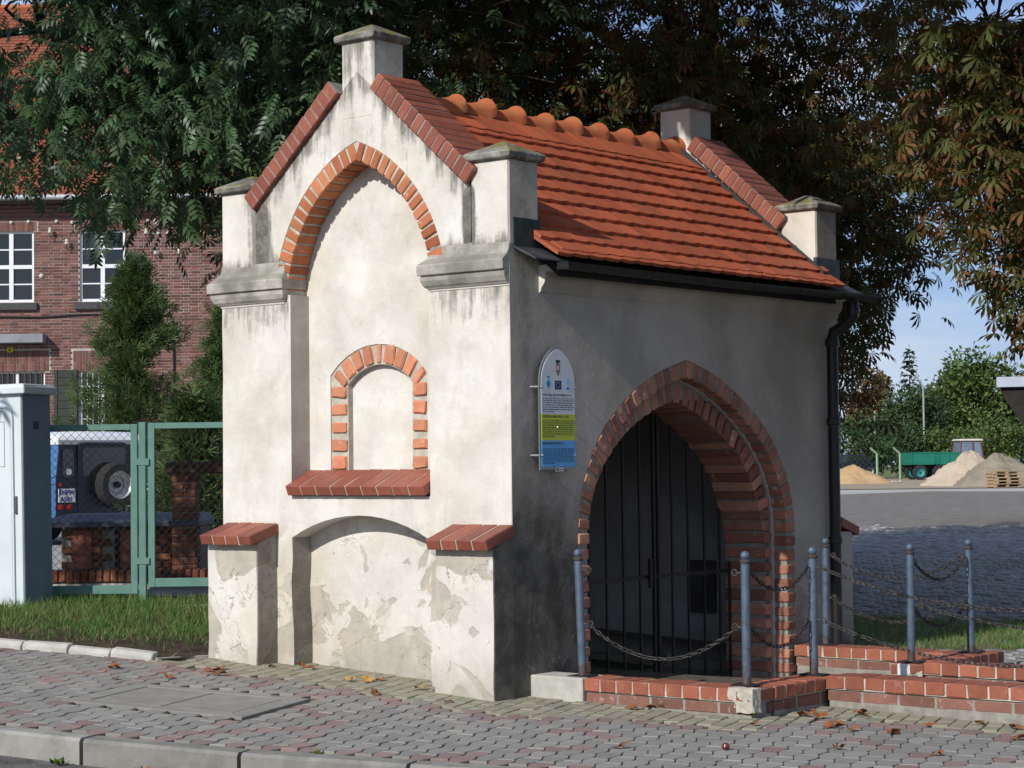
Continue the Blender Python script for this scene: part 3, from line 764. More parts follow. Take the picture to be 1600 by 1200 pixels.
# small blind niche, framed in worn brick
nf = pnode('blind_niche')
ring_o = [(NC - NH - .165, 1.46), (NC - NH - .165, 2.19)] + seg_pts(NC - NH - .165, NC + NH + .145, 2.20, 2.41, 10) + [(NC + NH + .145, 2.19), (NC + NH + .145, 1.46)]
ring_i = [(NC - NH + .004, 1.46), (NC - NH + .004, 2.13)] + seg_pts(NC - NH + .004, NC + NH - .004, 2.13, 2.265, 10) + [(NC + NH - .004, 2.13), (NC + NH - .004, 1.46)]
MB().prism([ring_o[::1] + ring_i[::-1]], .199, .252, 'y').put('mortar', MORTAR, nf)
for sd in (-1, 1):
    wd = .165 if sd < 0 else .145
    for k in range(5):
        b = brick(wd - .012, .07, .088, BR_NICHE, .01, jit=.006)
        ob('brick', b, None, nf, mtx=T(NC + sd * (NH + wd / 2), .222 + rd.gauss(-.004, .0015), 1.565 + k * .128) @ RY(rd.gauss(0, .03)) @ Matrix.Diagonal((rd.uniform(.9, 1.03), 1, rd.uniform(.85, 1.1), 1)))
sp = seg_pts(NC - NH, NC + NH, 2.13, 2.265, 40); w2 = NH; h_ = .135; r_ = (w2 * w2 + h_ * h_) / (2 * h_); zc = 2.265 - r_
for k in range(9):
    a = (k - 4) / 4 * 1.03 * math.asin(w2 / r_); wb = .088 if k not in (0, 8, 4) else (.06 if k != 4 else .045)
    rr = r_ + .075
    ob('brick', brick(wb, .07, .135, BR_NICHE, .01, jit=.006), None, nf, mtx=T(NC + rr * math.sin(a), .218 + rd.gauss(0, .0015), zc + rr * math.cos(a)) @ RY(a + rd.gauss(0, .03)))
# sloping sills of dark red brick
def sill(name, u0, u1, n, vf, zf, vb, zb, th, parent=CH, mat=BR_COPE):
    p = pnode(name, parent); ln = math.hypot(vb - vf, zb - zf); a = math.atan2(zb - zf, vb - vf); pit = (u1 - u0) / n
    MB().box(u0 + .02, u1 - .02, -ln / 2 + .006, ln / 2 - .004, -th / 2, th / 2 - .005, T(0, (vf + vb) / 2, (zf + zb) / 2 - th / 2) @ RX(a)).put('mortar', MORTAR, p)
    for k in range(n):
        ob('brick', brick(pit - .009, ln, th, mat, .006, jit=.002), None, p, mtx=T(u0 + (k + .5) * pit, (vf + vb) / 2, (zf + zb) / 2 - th / 2) @ RX(a + rd.gauss(0, .006)))
sill('niche_sill', -2.062, -.722, 9, -.06, 1.405, .20, 1.52, .075)
b = brick(.075, .10, .07, BR_COPE, .004, jit=.001)
sill('buttress_cap', -2.735, -2.195, 4, -.285, 1.05, .005, 1.135, .072)
sill('buttress_cap', -.515, .022, 4, -.285, 1.05, .005, 1.145, .072)
for u0, u1 in ((-2.74, -2.222), (-.505, .0)):
    lo = [(u0 - .02, -.3)] + [(u0 + rd.uniform(-.006, .006), z) for z in (.1, .3, .5, .7, .9)] + [(u0, 1.09), (u1 + .002, 1.09)] + [(u1 + rd.uniform(.002, .008), z) for z in (.9, .7, .5, .3, .1)] + [(u1 + .03, -.3)]
    prf = MB().loft([[(x, -.2 - (.012 if z < .2 else 0), min(z, .985)) for x, z in lo], [(x, .0005, z) for x, z in lo], [(min(x, u1 - .001), .02, z) for x, z in lo]])
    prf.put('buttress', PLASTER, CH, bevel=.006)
sill_r = pnode('rear_buttress_cap')
for k in range(4):
    ob('brick', brick(.124, .295, .072, BR_COPE, .004, jit=.001), None, sill_r, mtx=T(-.44 + k * .13, L_ + .135, 1.0) @ RX(-.30))
MB().box(-.5, -.004, L_ - .05, L_ + .19, -.3, .96).put('buttress', PLASTER, CH, bevel=.01)
# cornices under the kneelers, kneelers, pinnacles and their caps
def cornice(u0, u1, v0, v1, oL, oR, fl=0):
    def R(z, o, f=0): o *= .78; return (z, u0 - o * oL - f, u1 + o * oR, v0 - o, v1)
    MB().rects([R(2.728, .008), R(2.745, .012), R(2.747, .026), R(2.765, .05), R(2.80, .068), R(2.826, .07), R(2.828, .060), R(2.836, .060), R(2.838, .088), R(2.902, .092), R(2.912, .086), R(2.95, .03, fl * .6), R(2.985, .006, fl * .25), R(3.04, .001)]).put('cornice', STONE_L, CH, bevel=.004)
cornice(-W_, -2.12, 0, .312, 1.4, .6, .05); cornice(-.70, -.001, 0, .312, 1, 0)
def cap(u0, u1, v0, v1, z, o=.036, hp=.092, th=.05, nm='cap'):
    cu, cv = (u0 + u1) / 2, (v0 + v1) / 2
    b = MB().rects([(z, u0 - .01, u1 + .01, v0 - .01, v1 + .01), (z + .012, u0 - o, u1 + o, v0 - o, v1 + o), (z + th, u0 - o - .004, u1 + o + .004, v0 - o - .004, v1 + o + .004), (z + th + .012, u0 - o + .01, u1 + o - .01, v0 - o + .01, v1 + o - .01), (z + th + hp, cu - .02, cu + .02, cv - .02, cv + .02)])
    b.put(nm, STONE, CH, bevel=.005)
def shaft(u0, u1, v0, v1, z0, z1, nm):
    MB().rects([(z0, u0, u1, v0, v1), (z1, u0, u1, v0, v1)]).put(nm, PLASTER, CH, bevel=.012)
for v0, v1 in ((-.002, .315), (L_ - .318, L_ + .002)):
    for u0, u1 in ((-W_ - .003, -2.43), (-.332, .003)):
        shaft(u0, u1, v0, v1, 3.0, 3.585, 'kneeler'); cap(u0, u1, v0, v1, 3.578)
    shaft(-1.53, -1.215, v0, v1, 4.0, 4.56, 'pinnacle'); cap(-1.53, -1.215, v0, v1, 4.548)
# flashing apron round the foot of the near kneeler
for v0, v1, m_ in ((.04, .325, COPPER), (L_ - .33, L_ + .03, LEAD)):
    MB().rects([(2.985, -.02, .012, v0, v1), (3.19, -.02, .010, v0, v1)]).put('flashing', m_, CH)
    MB().loft([[(.008, v0, 3.0), (.20, v0 - .01, 2.905), (.20, v0 - .01, 2.895), (.008, v0, 2.985)], [(.008, v1 + .03, 3.0), (.20, v1 + .06, 2.905), (.20, v1 + .06, 2.895), (.008, v1 + .03, 2.985)]]).put('flashing', LEAD, CH)
# gable copings of brick on edge
def coping(v0, v1):
    p = pnode('gable_coping')
    for sd in (-1, 1):
        a = (AC + .013 + sd * 1.035, 3.435); b = (AC + .013 + sd * .158, 4.195); dx, dz = b[0] - a[0], b[1] - a[1]; ln = math.hypot(dx, dz); n = 14; pit = ln / n
        th = math.atan2(dz, dx); nx_, nz_ = (-math.sin(th), math.cos(th)) if sd < 0 else (math.sin(th), -math.cos(th))
        cx, cz = (a[0] + b[0]) / 2 + nx_ * .066, (a[1] + b[1]) / 2 + nz_ * .066
        MB().box(-ln / 2 + .004, ln / 2, -(v1 - v0) / 2 + .006, (v1 - v0) / 2 - .006, -.06, .059).put('mortar', MORTAR_D, p, mtx=T(cx, (v0 + v1) / 2, cz) @ RY(-th))
        for k in range(n):
            t = (k + .5) / n
            ob('brick', brick(pit - .008, v1 - v0, .132, BR_COPE, .006, jit=.002), None, p, mtx=T(a[0] + dx * t + nx_ * .066, (v0 + v1) / 2 + rd.gauss(0, .001), a[1] + dz * t + nz_ * .066) @ RY(-th + rd.gauss(0, .006)))
coping(-.045, .375); coping(L_ - .375, L_ + .045)
# roof
RF = pnode('roof')
E0, RG = Vector((.19, 2.885)), Vector((AC, 4.19)); sl_ = (RG - E0); SL = sl_.length; th = math.atan2(sl_.y, -sl_.x)
deck = [(.17, 2.855), (AC, 4.15), (2 * AC - .17, 2.855), (2 * AC - .17, 2.80), (AC, 4.08), (.17, 2.80)]
MB().prism([deck], .311, L_ - .311, 'y').put('roof_deck', DARKIN, RF)
def tile_mesh(ln, wd=.176, t=.024):
    n = 6; prof = [(-wd / 2, ln)] + [(-wd / 2 + wd * i / n, .019 * (1 - math.sin(PI * i / n))) for i in range(n + 1)] + [(wd / 2, ln)]
    b = MB().prism([prof], 0, t, 'z'); me = b.mesh(); me.materials.append(TILE); return me
TM = [tile_mesh(.37 + .0 * i) for i in range(3)]
rows = [0, .05, .19, .368, .546, .725, .903, 1.08, 1.26, 1.44, 1.59, 1.665]
nT = 20; v0, v1 = .34, L_ - .325
def tile_place(s, v, mir, par, k, short=False):
    # local tile axes: x along the eave, y up the slope, z off the roof
    lift = .056; ln = .37; tilt = math.atan2(lift - .006, ln)
    px_, pz = E0.x + sl_.x * s / SL, E0.y + sl_.y * s / SL
    nx_, nz_ = math.sin(th), math.cos(th)
    ex, ez = px_ + nx_ * lift, pz + nz_ * lift
    ux, uz = sl_.x / SL, sl_.y / SL
    c_, s_ = math.cos(tilt), math.sin(tilt)
    Y = Vector((ux * c_ - nx_ * s_, 0, uz * c_ - nz_ * s_)); Z = Vector((ux * s_ + nx_ * c_, 0, uz * s_ + nz_ * c_)); X = Vector((0, 1, 0))
    if mir: Y.x *= -1; Z.x *= -1; ex = 2 * AC - ex; X = Vector((0, -1, 0))
    mt = Matrix(((X.x, Y.x, Z.x, ex), (X.y, Y.y, Z.y, v), (X.z, Y.z, Z.z, ez), (0, 0, 0, 1)))
    return mt @ RZ(rd.gauss(0, .006)) @ RX(rd.gauss(0, .006)) @ T(0, rd.gauss(0, .003), 0)
for r, s in enumerate(rows):
    for k in range(nT + 1):
        v = v0 + (v1 - v0) * (k + (.5 if r % 2 else 0)) / nT
        if v < v0 + .06 or v > v1 - .06: 
            if r % 2 == 0 and not (v0 - .01 < v < v1 + .01): continue
        if v > v1 + .02: continue
        ob('tile', TM[0], None, RF, mtx=tile_place(s, v, False, RF, k))
back_t = MB()
for r, s in enumerate(rows):
    for k in range(nT):
        v = v0 + (v1 - v0) * (k + .5) / nT
        back_t.box(-.088, .088, 0, .37, 0, .015, tile_place(s, v, True, RF, k))
tag(back_t.put('far_slope_tiles', TILE, RF), kind='stuff')
def ridge_tile():
    n = 12; secs = []
    for y, r, lf in ((0, .080, -.004), (.10, .086, .0), (.24, .098, .006), (.33, .110, .016), (.385, .126, .034), (.40, .120, .034)):
        o = [(r * math.cos(PI * i / n), y, r * 1.0 * math.sin(PI * i / n) + lf - .03 * (1 if i in (0, n) else 0)) for i in range(n + 1)]
        q = r - .018; o += [(q * math.cos(PI * i / n), y, q * math.sin(PI * i / n) + lf - .03 * (1 if i in (0, n) else 0)) for i in range(n, -1, -1)]
        secs.append(o)
    me = MB().loft(secs).mesh(smooth=True); me.materials.append(RIDGE); return me
RT = ridge_tile(); nr = 10; rp = (L_ - .62 - .04) / nr
for k in range(nr):
    ob('ridge_tile', RT, None, RF, mtx=T(AC + rd.gauss(0, .004), .32 + k * rp, 4.175 + rd.gauss(0, .004)) @ RZ(rd.gauss(0, .015)) @ RX(-.03 + rd.gauss(0, .012)))
# lead strip against the rear coping
MB().loft([[(.1, L_ - .385, 3.0), (.1, L_ - .372, 3.0), (.1, L_ - .372, 3.075), (.1, L_ - .378, 3.075)], [(AC + .12, L_ - .385, 4.14), (AC + .12, L_ - .372, 4.14), (AC + .12, L_ - .372, 4.215), (AC + .12, L_ - .378, 4.215)]]).put('flashing', GUTTER, CH)
# eaves moulding on the side wall
MB().loft([[(-.06, v, 2.70), (.006, v, 2.70), (.018, v, 2.712), (.02, v, 2.73), (.045, v, 2.76), (.06, v, 2.80), (.062, v, 2.84), (.10, v, 2.85), (.105, v, 2.885), (-.06, v, 2.885)] for v in (.312, L_ - .02)]).put('eaves_moulding', PLASTER, CH)
# gutter and downpipe
gv0, gv1 = .25, L_ + .20
gs = []
for v, dz in ((gv0, 0), (2.2, -.01), (gv1, .0)):
    o = [(.255 + .05 * math.cos(PI + PI * i / 8), v, 2.885 + dz + .05 * math.sin(PI + PI * i / 8)) for i in range(9)]
    o += [(.255 + .045 * math.cos(PI + PI * i / 8), v, 2.885 + dz + .045 * math.sin(PI + PI * i / 8)) for i in range(8, -1, -1)]
    gs.append(o)
gut = MB().loft(gs); gut.box(.206, .304, gv0, gv0 + .006, 2.837, 2.886); gut.box(.206, .304, gv1 - .006, gv1, 2.837, 2.886)
gut.put('gutter', GUTTER, CH, smooth=True)
for k in range(6):
    v = .6 + k * .65; MB().tube([(.15, v, 2.90), (.198, v, 2.85), (.225, v, 2.835), (.255, v, 2.829), (.285, v, 2.838), (.31, v, 2.875)], .005, 5).put('gutter_hook', GUTTER, CH)
dp = MB(); dp.lathe([(.055, 0), (.055, .05), (.042, .10)], 10, (.255, 4.05, 2.72))
dp.tube([(.255, 4.05, 2.76), (.255, 4.05, 2.70), (.20, 4.04, 2.64), (.09, 4.02, 2.58), (.075, 4.02, 2.52), (.075, 4.02, .05)], .046, 12)
dpo = dp.put('downpipe', GUTTER, CH, smooth=True)
for z in (2.50, 1.86, .9): MB().lathe([(.053, -.03), (.056, -.02), (.056, .02), (.053, .03)], 12, (.075, 4.02, z)).put('pipe_clip', GUTTER, dpo)
# iron gate
GT = pnode('gate'); gu = -.45
def gate_top(v):
    d = abs(v - 2.08)
    return max([.75] + [z for h, z in offv(lambda z: tin(z) + .03) if h > d + .01])
for v in (1.00, 1.21, 1.42, 1.635, 1.845, 2.055, 2.235, 2.29, 2.475, 2.69, 2.91, 3.125, 3.26):
    top = gate_top(v)
    r = .013 if 2.2 < v < 2.3 else .0085
    MB().box(gu - r, gu + r, v - r, v + r, -.2, top).put('bar', IRON, GT, bevel=.002)
for u_, z in ((gu, .68), (gu, -.12)): MB().box(u_ - .006, u_ + .006, DC - 1.15, DC + 1.15, z - .014, z + .014).put('rail', IRON, GT)
MB().box(gu + .012, gu + .035, DC + .02, DC + .05, .60, .82).put('latch', IRON, GT)
MB().box(gu + .036, gu + .06, 2.30, 2.36, .02, .10).put('padlock', RUST, GT, bevel=.006)

# ------------------------------------------------------------------ information board on the side wall
IB = thing('information_board', 'arched white, lime and blue information board on the shaded chapel wall', 'sign')
IB.matrix_world = T(ORG[0], ORG[1], 0) @ RZ(-YAW)
W1 = simple('board_white', (.66, .68, .70), (.62, .64, .66), 3, .35, .4, bump=0)
Y1 = simple('board_lime', (.50, .55, .04), (.46, .51, .04), 3, .35, .4, bump=0)
B1 = simple('board_blue', (.10, .36, .66), (.09, .33, .62), 3, .35, .4, bump=0)
INK = simple('print_ink', (.03, .035, .05), (.03, .03, .04), 3, .5, .3, bump=0)
INKB = simple('print_blue', (.02, .28, .60), (.02, .25, .55), 3, .5, .3, bump=0)
NAVY = simple('print_navy', (.012, .03, .20), (.01, .025, .17), 3, .5, .3, bump=0)
REDP = simple('print_red', (.30, .02, .03), (.25, .02, .03), 3, .5, .3, bump=0)
GOLD = simple('print_gold', (.7, .5, .05), (.7, .5, .05), 3, .5, .3, bump=0)
STEEL = simple('steel', (.5, .5, .48), (.4, .4, .39), 30, .35, .5, .8, bump=0)
WHT = simple('white_paint', (.74, .74, .72), (.66, .66, .64), 4, .5, .3, bump=.05)
bu = .055; s0, s1 = .248, .615
def arc_top(e, zsp=2.085, zt=2.297, n=9):
    a = arch_pts((s0 + s1) / 2, (s1 - s0) / 2 + e, zsp, .06, n)
    return a
def bslab(z0, z1, mat, nm, x0=bu, x1=bu + .006): MB().box(x0, x1, s0, s1, z0, z1).put(nm, mat, IB)
top = arc_top(0)
MB().prism([[(s0, 1.878)] + top + [(s1, 1.878)]], bu, bu + .006, 'x').put('white_panel', W1, IB)
bslab(1.70, 1.878, Y1, 'lime_panel'); bslab(1.522, 1.70, B1, 'blue_panel')
GLS = simple('grey_backing', (.30, .31, .31), (.26, .27, .27), 3, .3, .5, bump=0)
MB().prism([[(s0 - .012, 1.505)] + arc_top(.012) + [(s1 + .012, 1.505)]], bu - .006, bu - .001, 'x').put('backing', GLS, IB)
MB().tube([(bu + .0, s0 - .02, z) for z in (1.50, 2.08)] + [(bu, v, z) for v, z in arc_top(.02)[1:10]], .004, 5).put('rim', STEEL, IB)
for v in (s0 + .004, s1 - .004):
    for z in (1.60, 2.06):
        MB().tube([(-.01, v - (.05 if v < .4 else -.02), z), (bu + .014, v, z)], .007, 6).put('stud', STEEL, IB)
        MB().lathe([(.011, 0), (.011, .006), (.004, .01)], 8, M_=T(bu + .006, v, z) @ RY(PI / 2)).put('stud', STEEL, IB)
MB().lathe([(.006, 0), (.004, .005)], 8, M_=T(bu + .006, .42, 1.79) @ RY(PI / 2)).put('stud', STEEL, IB)
MB().box(bu, bu + .006, .40, .48, 1.492, 1.516).put('maker_plate', W1, IB)
MB().box(bu + .0062, bu + .0068, .408, .425, 1.496, 1.512).put('maker_mark', INK, IB); MB().box(bu + .0062, bu + .0068, .43, .472, 1.501, 1.507).put('maker_mark', INK, IB)
def text_on(body, size, v, z, mat, parent, fx, bold=.0, align='LEFT', xs=1.0):
    cu = bpy.data.curves.new('t', 'FONT'); cu.body = body; cu.size = size; cu.offset = bold; cu.resolution_u = 2; cu.align_x = align
    o = bpy.data.objects.new('t', cu); COL.objects.link(o); dg = bpy.context.evaluated_depsgraph_get()
    me = bpy.data.meshes.new_from_object(o.evaluated_get(dg)); bpy.data.objects.remove(o)
    r = ob('lettering', me, mat, parent); me.materials.clear(); me.materials.append(mat)
    r.matrix_local = fx @ Matrix.Diagonal((xs, 1, 1, 1)); return r
def on_board(v, z): return T(bu + .0068, v, z) @ RZ(PI / 2) @ RX(PI / 2)
text_on('KAPLICZKA JEROZOLIMSKA XV w.', .021, s0 + .012, 2.0, INK, IB, on_board(s0 + .012, 2.0), .0006)
text_on('DIE JERUSALEM KAPELLE XV Jh.', .021, s0 + .012, 1.855, INK, IB, on_board(s0 + .012, 1.855), .0006)
text_on('JERUSALEM CHAPEL XV c.', .021, s0 + .012, 1.674, INK, IB, on_board(s0 + .012, 1.674), .0006)
for nl, zt, dzl in ((7, 1.980, .0148), (8, 1.830, .0150), (8, 1.640, .0138)):
    bl = MB()
    for k in range(nl):
        v = s0 + .012; end = s1 - .014 if k < nl - 1 else s0 + .15
        while v < end - .012:
            ww = rd.choice((.012, .02, .03, .038)); ww = min(ww, end - v)
            # a word: a row of small upright letter strokes
            q = v
            while q < v + ww - .002:
                hh_ = rd.choice((.006, .006, .0085)); bl.box(bu + .0062, bu + .0068, q, q + .0026, zt - k * dzl, zt - k * dzl + hh_); q += .0046
            v += ww + .006
    bl.put('body_text', INK, IB)
# emblems: a shield, a blue fish-like badge, a flag with a ring of stars, a rounded letter logo
cv = (s0 + s1) / 2
def pr(pts, mat, nm, h=.0066): MB().prism([pts], bu + .0061, bu + h, 'x').put(nm, mat, IB)
pr([(cv - .022, 2.245), (cv + .022, 2.245), (cv + .022, 2.222), (cv - .022, 2.222)], INK, 'emblem')
pr([(cv - .02, 2.218), (cv + .02, 2.218), (cv + .02, 2.185), (cv, 2.158), (cv - .02, 2.185)], REDP, 'emblem')
pr([(cv - .012, 2.212), (cv - .004, 2.200), (cv + .004, 2.200), (cv + .012, 2.212), (cv + .009, 2.186), (cv, 2.172), (cv - .009, 2.186)], W1, 'emblem', .0072)
pr([(cv - .022, 2.180), (cv, 2.150), (cv + .022, 2.180), (cv + .022, 2.168), (cv, 2.136), (cv - .022, 2.168)], INK, 'emblem')
pr([(cv - .125, 2.135), (cv - .085, 2.135), (cv - .105, 2.115)], INKB, 'emblem'); pr([(cv - .105, 2.118), (cv - .08, 2.082), (cv - .105, 2.045), (cv - .13, 2.082)], INKB, 'emblem')
pr([(cv - .036, 2.105), (cv + .036, 2.105), (cv + .036, 2.045), (cv - .036, 2.045)], NAVY, 'emblem')
for k in range(12):
    a = 2 * PI * k / 12; pr([(cv + .02 * math.sin(a) + .003 * math.cos(j * PI / 2), 2.075 + .02 * math.cos(a) + .003 * math.sin(j * PI / 2)) for j in range(4)], GOLD, 'star', .0072)
MB().tube([(bu + .006, cv + .09, 2.05), (bu + .006, cv + .09, 2.10), (bu + .006, cv + .10, 2.12), (bu + .006, cv + .112, 2.118), (bu + .006, cv + .116, 2.10), (bu + .006, cv + .104, 2.085)], .003, 5).put('emblem', INKB, IB)
MB().box(bu + .0061, bu + .0067, cv + .088, cv + .122, 2.046, 2.062).put('emblem', INKB, IB)

# ------------------------------------------------------------------ low brick parapets of the forecourt
def parapet(label, u0, u1, v0, v1, ztop, zbot, face, pitch=.128):
    """run of header bricks on a recessed base; face: 'u' bricks laid side by side along u, 'v' along v"""
    t = thing('brick_parapet', label, 'low wall', CW(0, 0), -YAW, 'low brick parapets round the forecourt')
    hb = .085
    MB().box(u0 + .02, u1 - .02, v0 + .02, v1 - .02, zbot - .15, ztop - hb + .004).put('base', MORTAR_D, t)
    MB().box(u0 + .006, u1 - .006, v0 + .006, v1 - .006, ztop - hb, ztop - .006).put('mortar', MORTAR, t)
    ln = (u1 - u0) if face == 'u' else (v1 - v0); n = max(1, round(ln / pitch)); pt = ln / n; wd = (v1 - v0) if face == 'u' else (u1 - u0)
    for k in range(n):
        q = (k + .5) * pt; b = brick(pt - .009, wd, hb - .003, BR_WALL, .007, jit=.003)
        mt = T(u0 + q, (v0 + v1) / 2, ztop - hb / 2) if face == 'u' else T((u0 + u1) / 2, v0 + q, ztop - hb / 2) @ RZ(PI / 2)
        ob('brick', b, None, t, mtx=mt @ T(0, rd.gauss(0, .0015), rd.gauss(0, .001)) @ RZ(rd.gauss(0, .004)))
    # stretcher course beneath, set back a little
    n2 = max(1, round(ln / .26)); pt = ln / n2
    for k in range(n2):
        q = (k + .5) * pt
        for sd in (0, 1):
            b = brick(pt - .014, .05, .07, BR_DULL, .006)
            if face == 'u': mt = T(u0 + q, (v0 + .042) if sd == 0 else (v1 - .042), ztop - hb - .043)
            else: mt = T((u0 + .042) if sd == 0 else (u1 - .042), v0 + q, ztop - hb - .043) @ RZ(PI / 2)
            ob('brick', b, None, t, mtx=mt)
    return t
A = parapet('low red brick parapet across the front of the arched gate, its corner patched with mortar', .44, 1.74, .18, .44, .145, -.05, 'u')
MB().box(.0, .437, .17, .43, -.2, .142).put('concrete_end', CONC_P, A, bevel=.008)
bmz = bmesh.new(); bmesh.ops.create_cube(bmz, size=1, matrix=T(1.655, .225, .075) @ Matrix.Diagonal((.19, .10, .155, 1))); bmesh.ops.subdivide_edges(bmz, edges=bmz.edges, cuts=5, use_grid_fill=True)
for v in bmz.verts:
    f_ = Vector((v.co.x - 1.655, v.co.y - .225, v.co.z - .075)); v.co -= f_ * (.10 * rd.random() + (.35 if f_.x < -.05 and f_.z < -.02 else 0))
ob('mortar_patch', finish(bmz), MORTAR, A)
parapet('short return of low red brick parapet between the second and third blue posts', 1.48, 1.74, .442, 1.30, .145, -.05, 'v')
parapet('long low red brick parapet running right from the third post, nearest the pavement', 1.742, 4.6, 1.04, 1.30, .16, -.08, 'u', .142)
E_ = parapet('rear low red brick parapet beside the far jamb of the gate', .03, 1.44, 3.43, 3.69, .10, -.10, 'u')
parapet('short return of low red brick parapet in the rear between two posts', 1.442, 1.70, 2.42, 3.69, .115, -.12, 'v')
Fp = parapet('rear low red brick parapet running right beyond the path, with a chipped white end', 1.702, 4.6, 2.42, 2.68, .13, -.12, 'u', .135)
MB().box(1.50, 1.60, 2.412, 2.45, .02, .112).put('mortar_patch', WHT, Fp, bevel=.012)
# posts
PW = .83
def make_post():
    t = thing('chain_post', '', 'bollard')
    MB().lathe([(.028, 0), (.028, PW - .075), (.0275, PW - .07)], 14).put('shaft', POSTM, t, smooth=True)
    MB().lathe([(.029, PW - .072), (.034, PW - .066), (.034, PW - .052), (.028, PW - .046), (.018, PW - .044)], 14).put('collar', RUST, t, smooth=True)
    MB().lathe([(.006, PW - .050)] + [(.030 * math.sin(a), PW - .022 - .030 * math.cos(a)) for a in [PI * k / 8 for k in range(1, 8)]] + [(.002, PW + .008)], 14).put('ball', POSTM, t, smooth=True)
    MB().box(-.085, .085, -.06, .06, 0, .008).put('base_plate', IRON, t, bevel=.002)
    return t
def copy_tree(o, parent=None):
    c = o.copy(); COL.objects.link(c)
    if parent: c.parent = parent
    for ch in list(o.children): copy_tree(ch, c)
    return c
posts = [(.35, .29, .142, .035, 'blue-grey chain post standing on the concrete end block by the shaded wall'), (1.58, .37, .147, .0, 'blue-grey chain post on the mortar-patched corner in front of the gate'),
         (1.60, 1.14, .147, -.002, 'blue-grey chain post at the inner corner right of the gate, nearest the brick jamb'), (.24, 3.57, .10, -.012, 'blue-grey chain post standing close to the black downpipe'),
         (1.55, 2.54, .115, -.004, 'blue-grey chain post standing on the end of the rear brick parapet'), (1.55, 3.45, .115, .012, 'blue-grey chain post farthest right, leaning, on the rear corner against the cobbles'),
         (4.35, 1.17, .16, .0, 'blue-grey chain post at the far right end of the near parapet'), (4.35, 2.55, .13, .0, 'blue-grey chain post at the far right end of the rear parapet')]
proto = make_post(); PO = []
for i, (u, v, z, lean, lab) in enumerate(posts):
    o = proto if i == 0 else copy_tree(proto)
    o.location = CW(u, v, z); o.rotation_euler = (0, -lean, -YAW); o['label'] = lab; o['category'] = 'bollard'; o['group'] = 'blue posts of the chain railing'
    PO.append((CW(u, v, z), o, lean))
def hook_pt(i, hz, toward):
    p, o, lean = PO[i]; b = p + Vector((-math.sin(lean) * math.cos(YAW) * hz, 0, hz)); d = (toward - p); d.z = 0; d.normalize(); return b + d * .062, b + d * .028
def eye(i, hz, toward):
    e, b = hook_pt(i, hz, toward); o = PO[i][1]; m = MB(); d = (e - b).normalized(); c = b + d * .05; up = Vector((0, 0, 1))
    m.tube([b - d * .005, b + d * .03], .005, 6); m.tube([c + (d * math.cos(t) + up * math.sin(t)) * .02 for t in [2 * PI * k / 10 + PI for k in range(11)]], .004, 5, caps=False)
    bpy.context.view_layer.update()
    m.put('eye_ring', RUST, o, mtx=o.matrix_world.inverted())
CHAINM = simple('dull_chain_steel', (.055, .050, .045), (.035, .030, .027), 70, .6, .4, .5, bump=.2)
LINK = []
for k in range(12):
    a = 2 * PI * k / 12; LINK.append((.011 * math.cos(a), .015 * math.sin(a) + .010 * (1 if math.sin(a) > 0.01 else -1 if math.sin(a) < -.01 else 0), 0))
def chain(i, j, hi, hj, sag, label):
    a, _ = hook_pt(i, hi, PO[j][0]); b, _ = hook_pt(j, hj, PO[i][0]); eye(i, hi, PO[j][0]); eye(j, hj, PO[i][0])
    pts = [a.lerp(b, t / 60) - Vector((0, 0, sag * 4 * (t / 60) * (1 - t / 60))) for t in range(61)]
    ln = [0]
    for p, q in zip(pts, pts[1:]): ln.append(ln[-1] + (q - p).length)
    n = max(4, int(ln[-1] / .038)); m = MB(); k = 0
    for q in range(n):
        s = (q + .5) / n * ln[-1]
        while ln[k + 1] < s and k < 58: k += 1
        t = (s - ln[k]) / (ln[k + 1] - ln[k]); p = pts[k].lerp(pts[k + 1], t); d = (pts[k + 1] - pts[k]).normalized()
        X = d.cross(Vector((0, 0, 1))).normalized(); Z = X.cross(d); mt = Matrix(((X.x, d.x, Z.x, p.x), (X.y, d.y, Z.y, p.y), (X.z, d.z, Z.z, p.z), (0, 0, 0, 1))) @ RY(PI / 2 * (q % 2) + rd.gauss(.6, .25))
        m.tube(LINK + LINK[:1], .0042, 4, caps=False, M_=mt)
    tag(m.put('chain', CHAINM, None, smooth=True), label, 'chain', 'chains hung between the blue posts')
chain(0, 1, .345, .36, .215, 'rusty chain hanging low across the front of the gate')
for hz in (.70,):
    eye(0, hz, PO[1][0]); eye(1, hz, PO[0][0])
chain(1, 2, .70, .70, .125, 'upper dark chain between the mortar-patched corner post and the post by the brick jamb')
chain(1, 2, .35, .35, .135, 'lower dark chain between the mortar-patched corner post and the post by the brick jamb')
chain(2, 6, .70, .70, .235, 'upper chain sagging right from the post by the brick jamb along the near parapet')
chain(2, 6, .36, .36, .24, 'lower chain sagging right from the post by the brick jamb along the near parapet')
chain(3, 5, .70, .70, .17, 'upper chain between the post by the downpipe and the leaning rear post')
chain(3, 5, .37, .37, .17, 'lower chain between the post by the downpipe and the leaning rear post')
chain(5, 4, .70, .70, .14, 'upper dark chain between the two rear posts on the return wall')
chain(5, 4, .36, .36, .13, 'lower chain between the two rear posts on the return wall')
chain(4, 7, .40, .40, .16, 'chain running right from the post on the rear parapet end at half height')

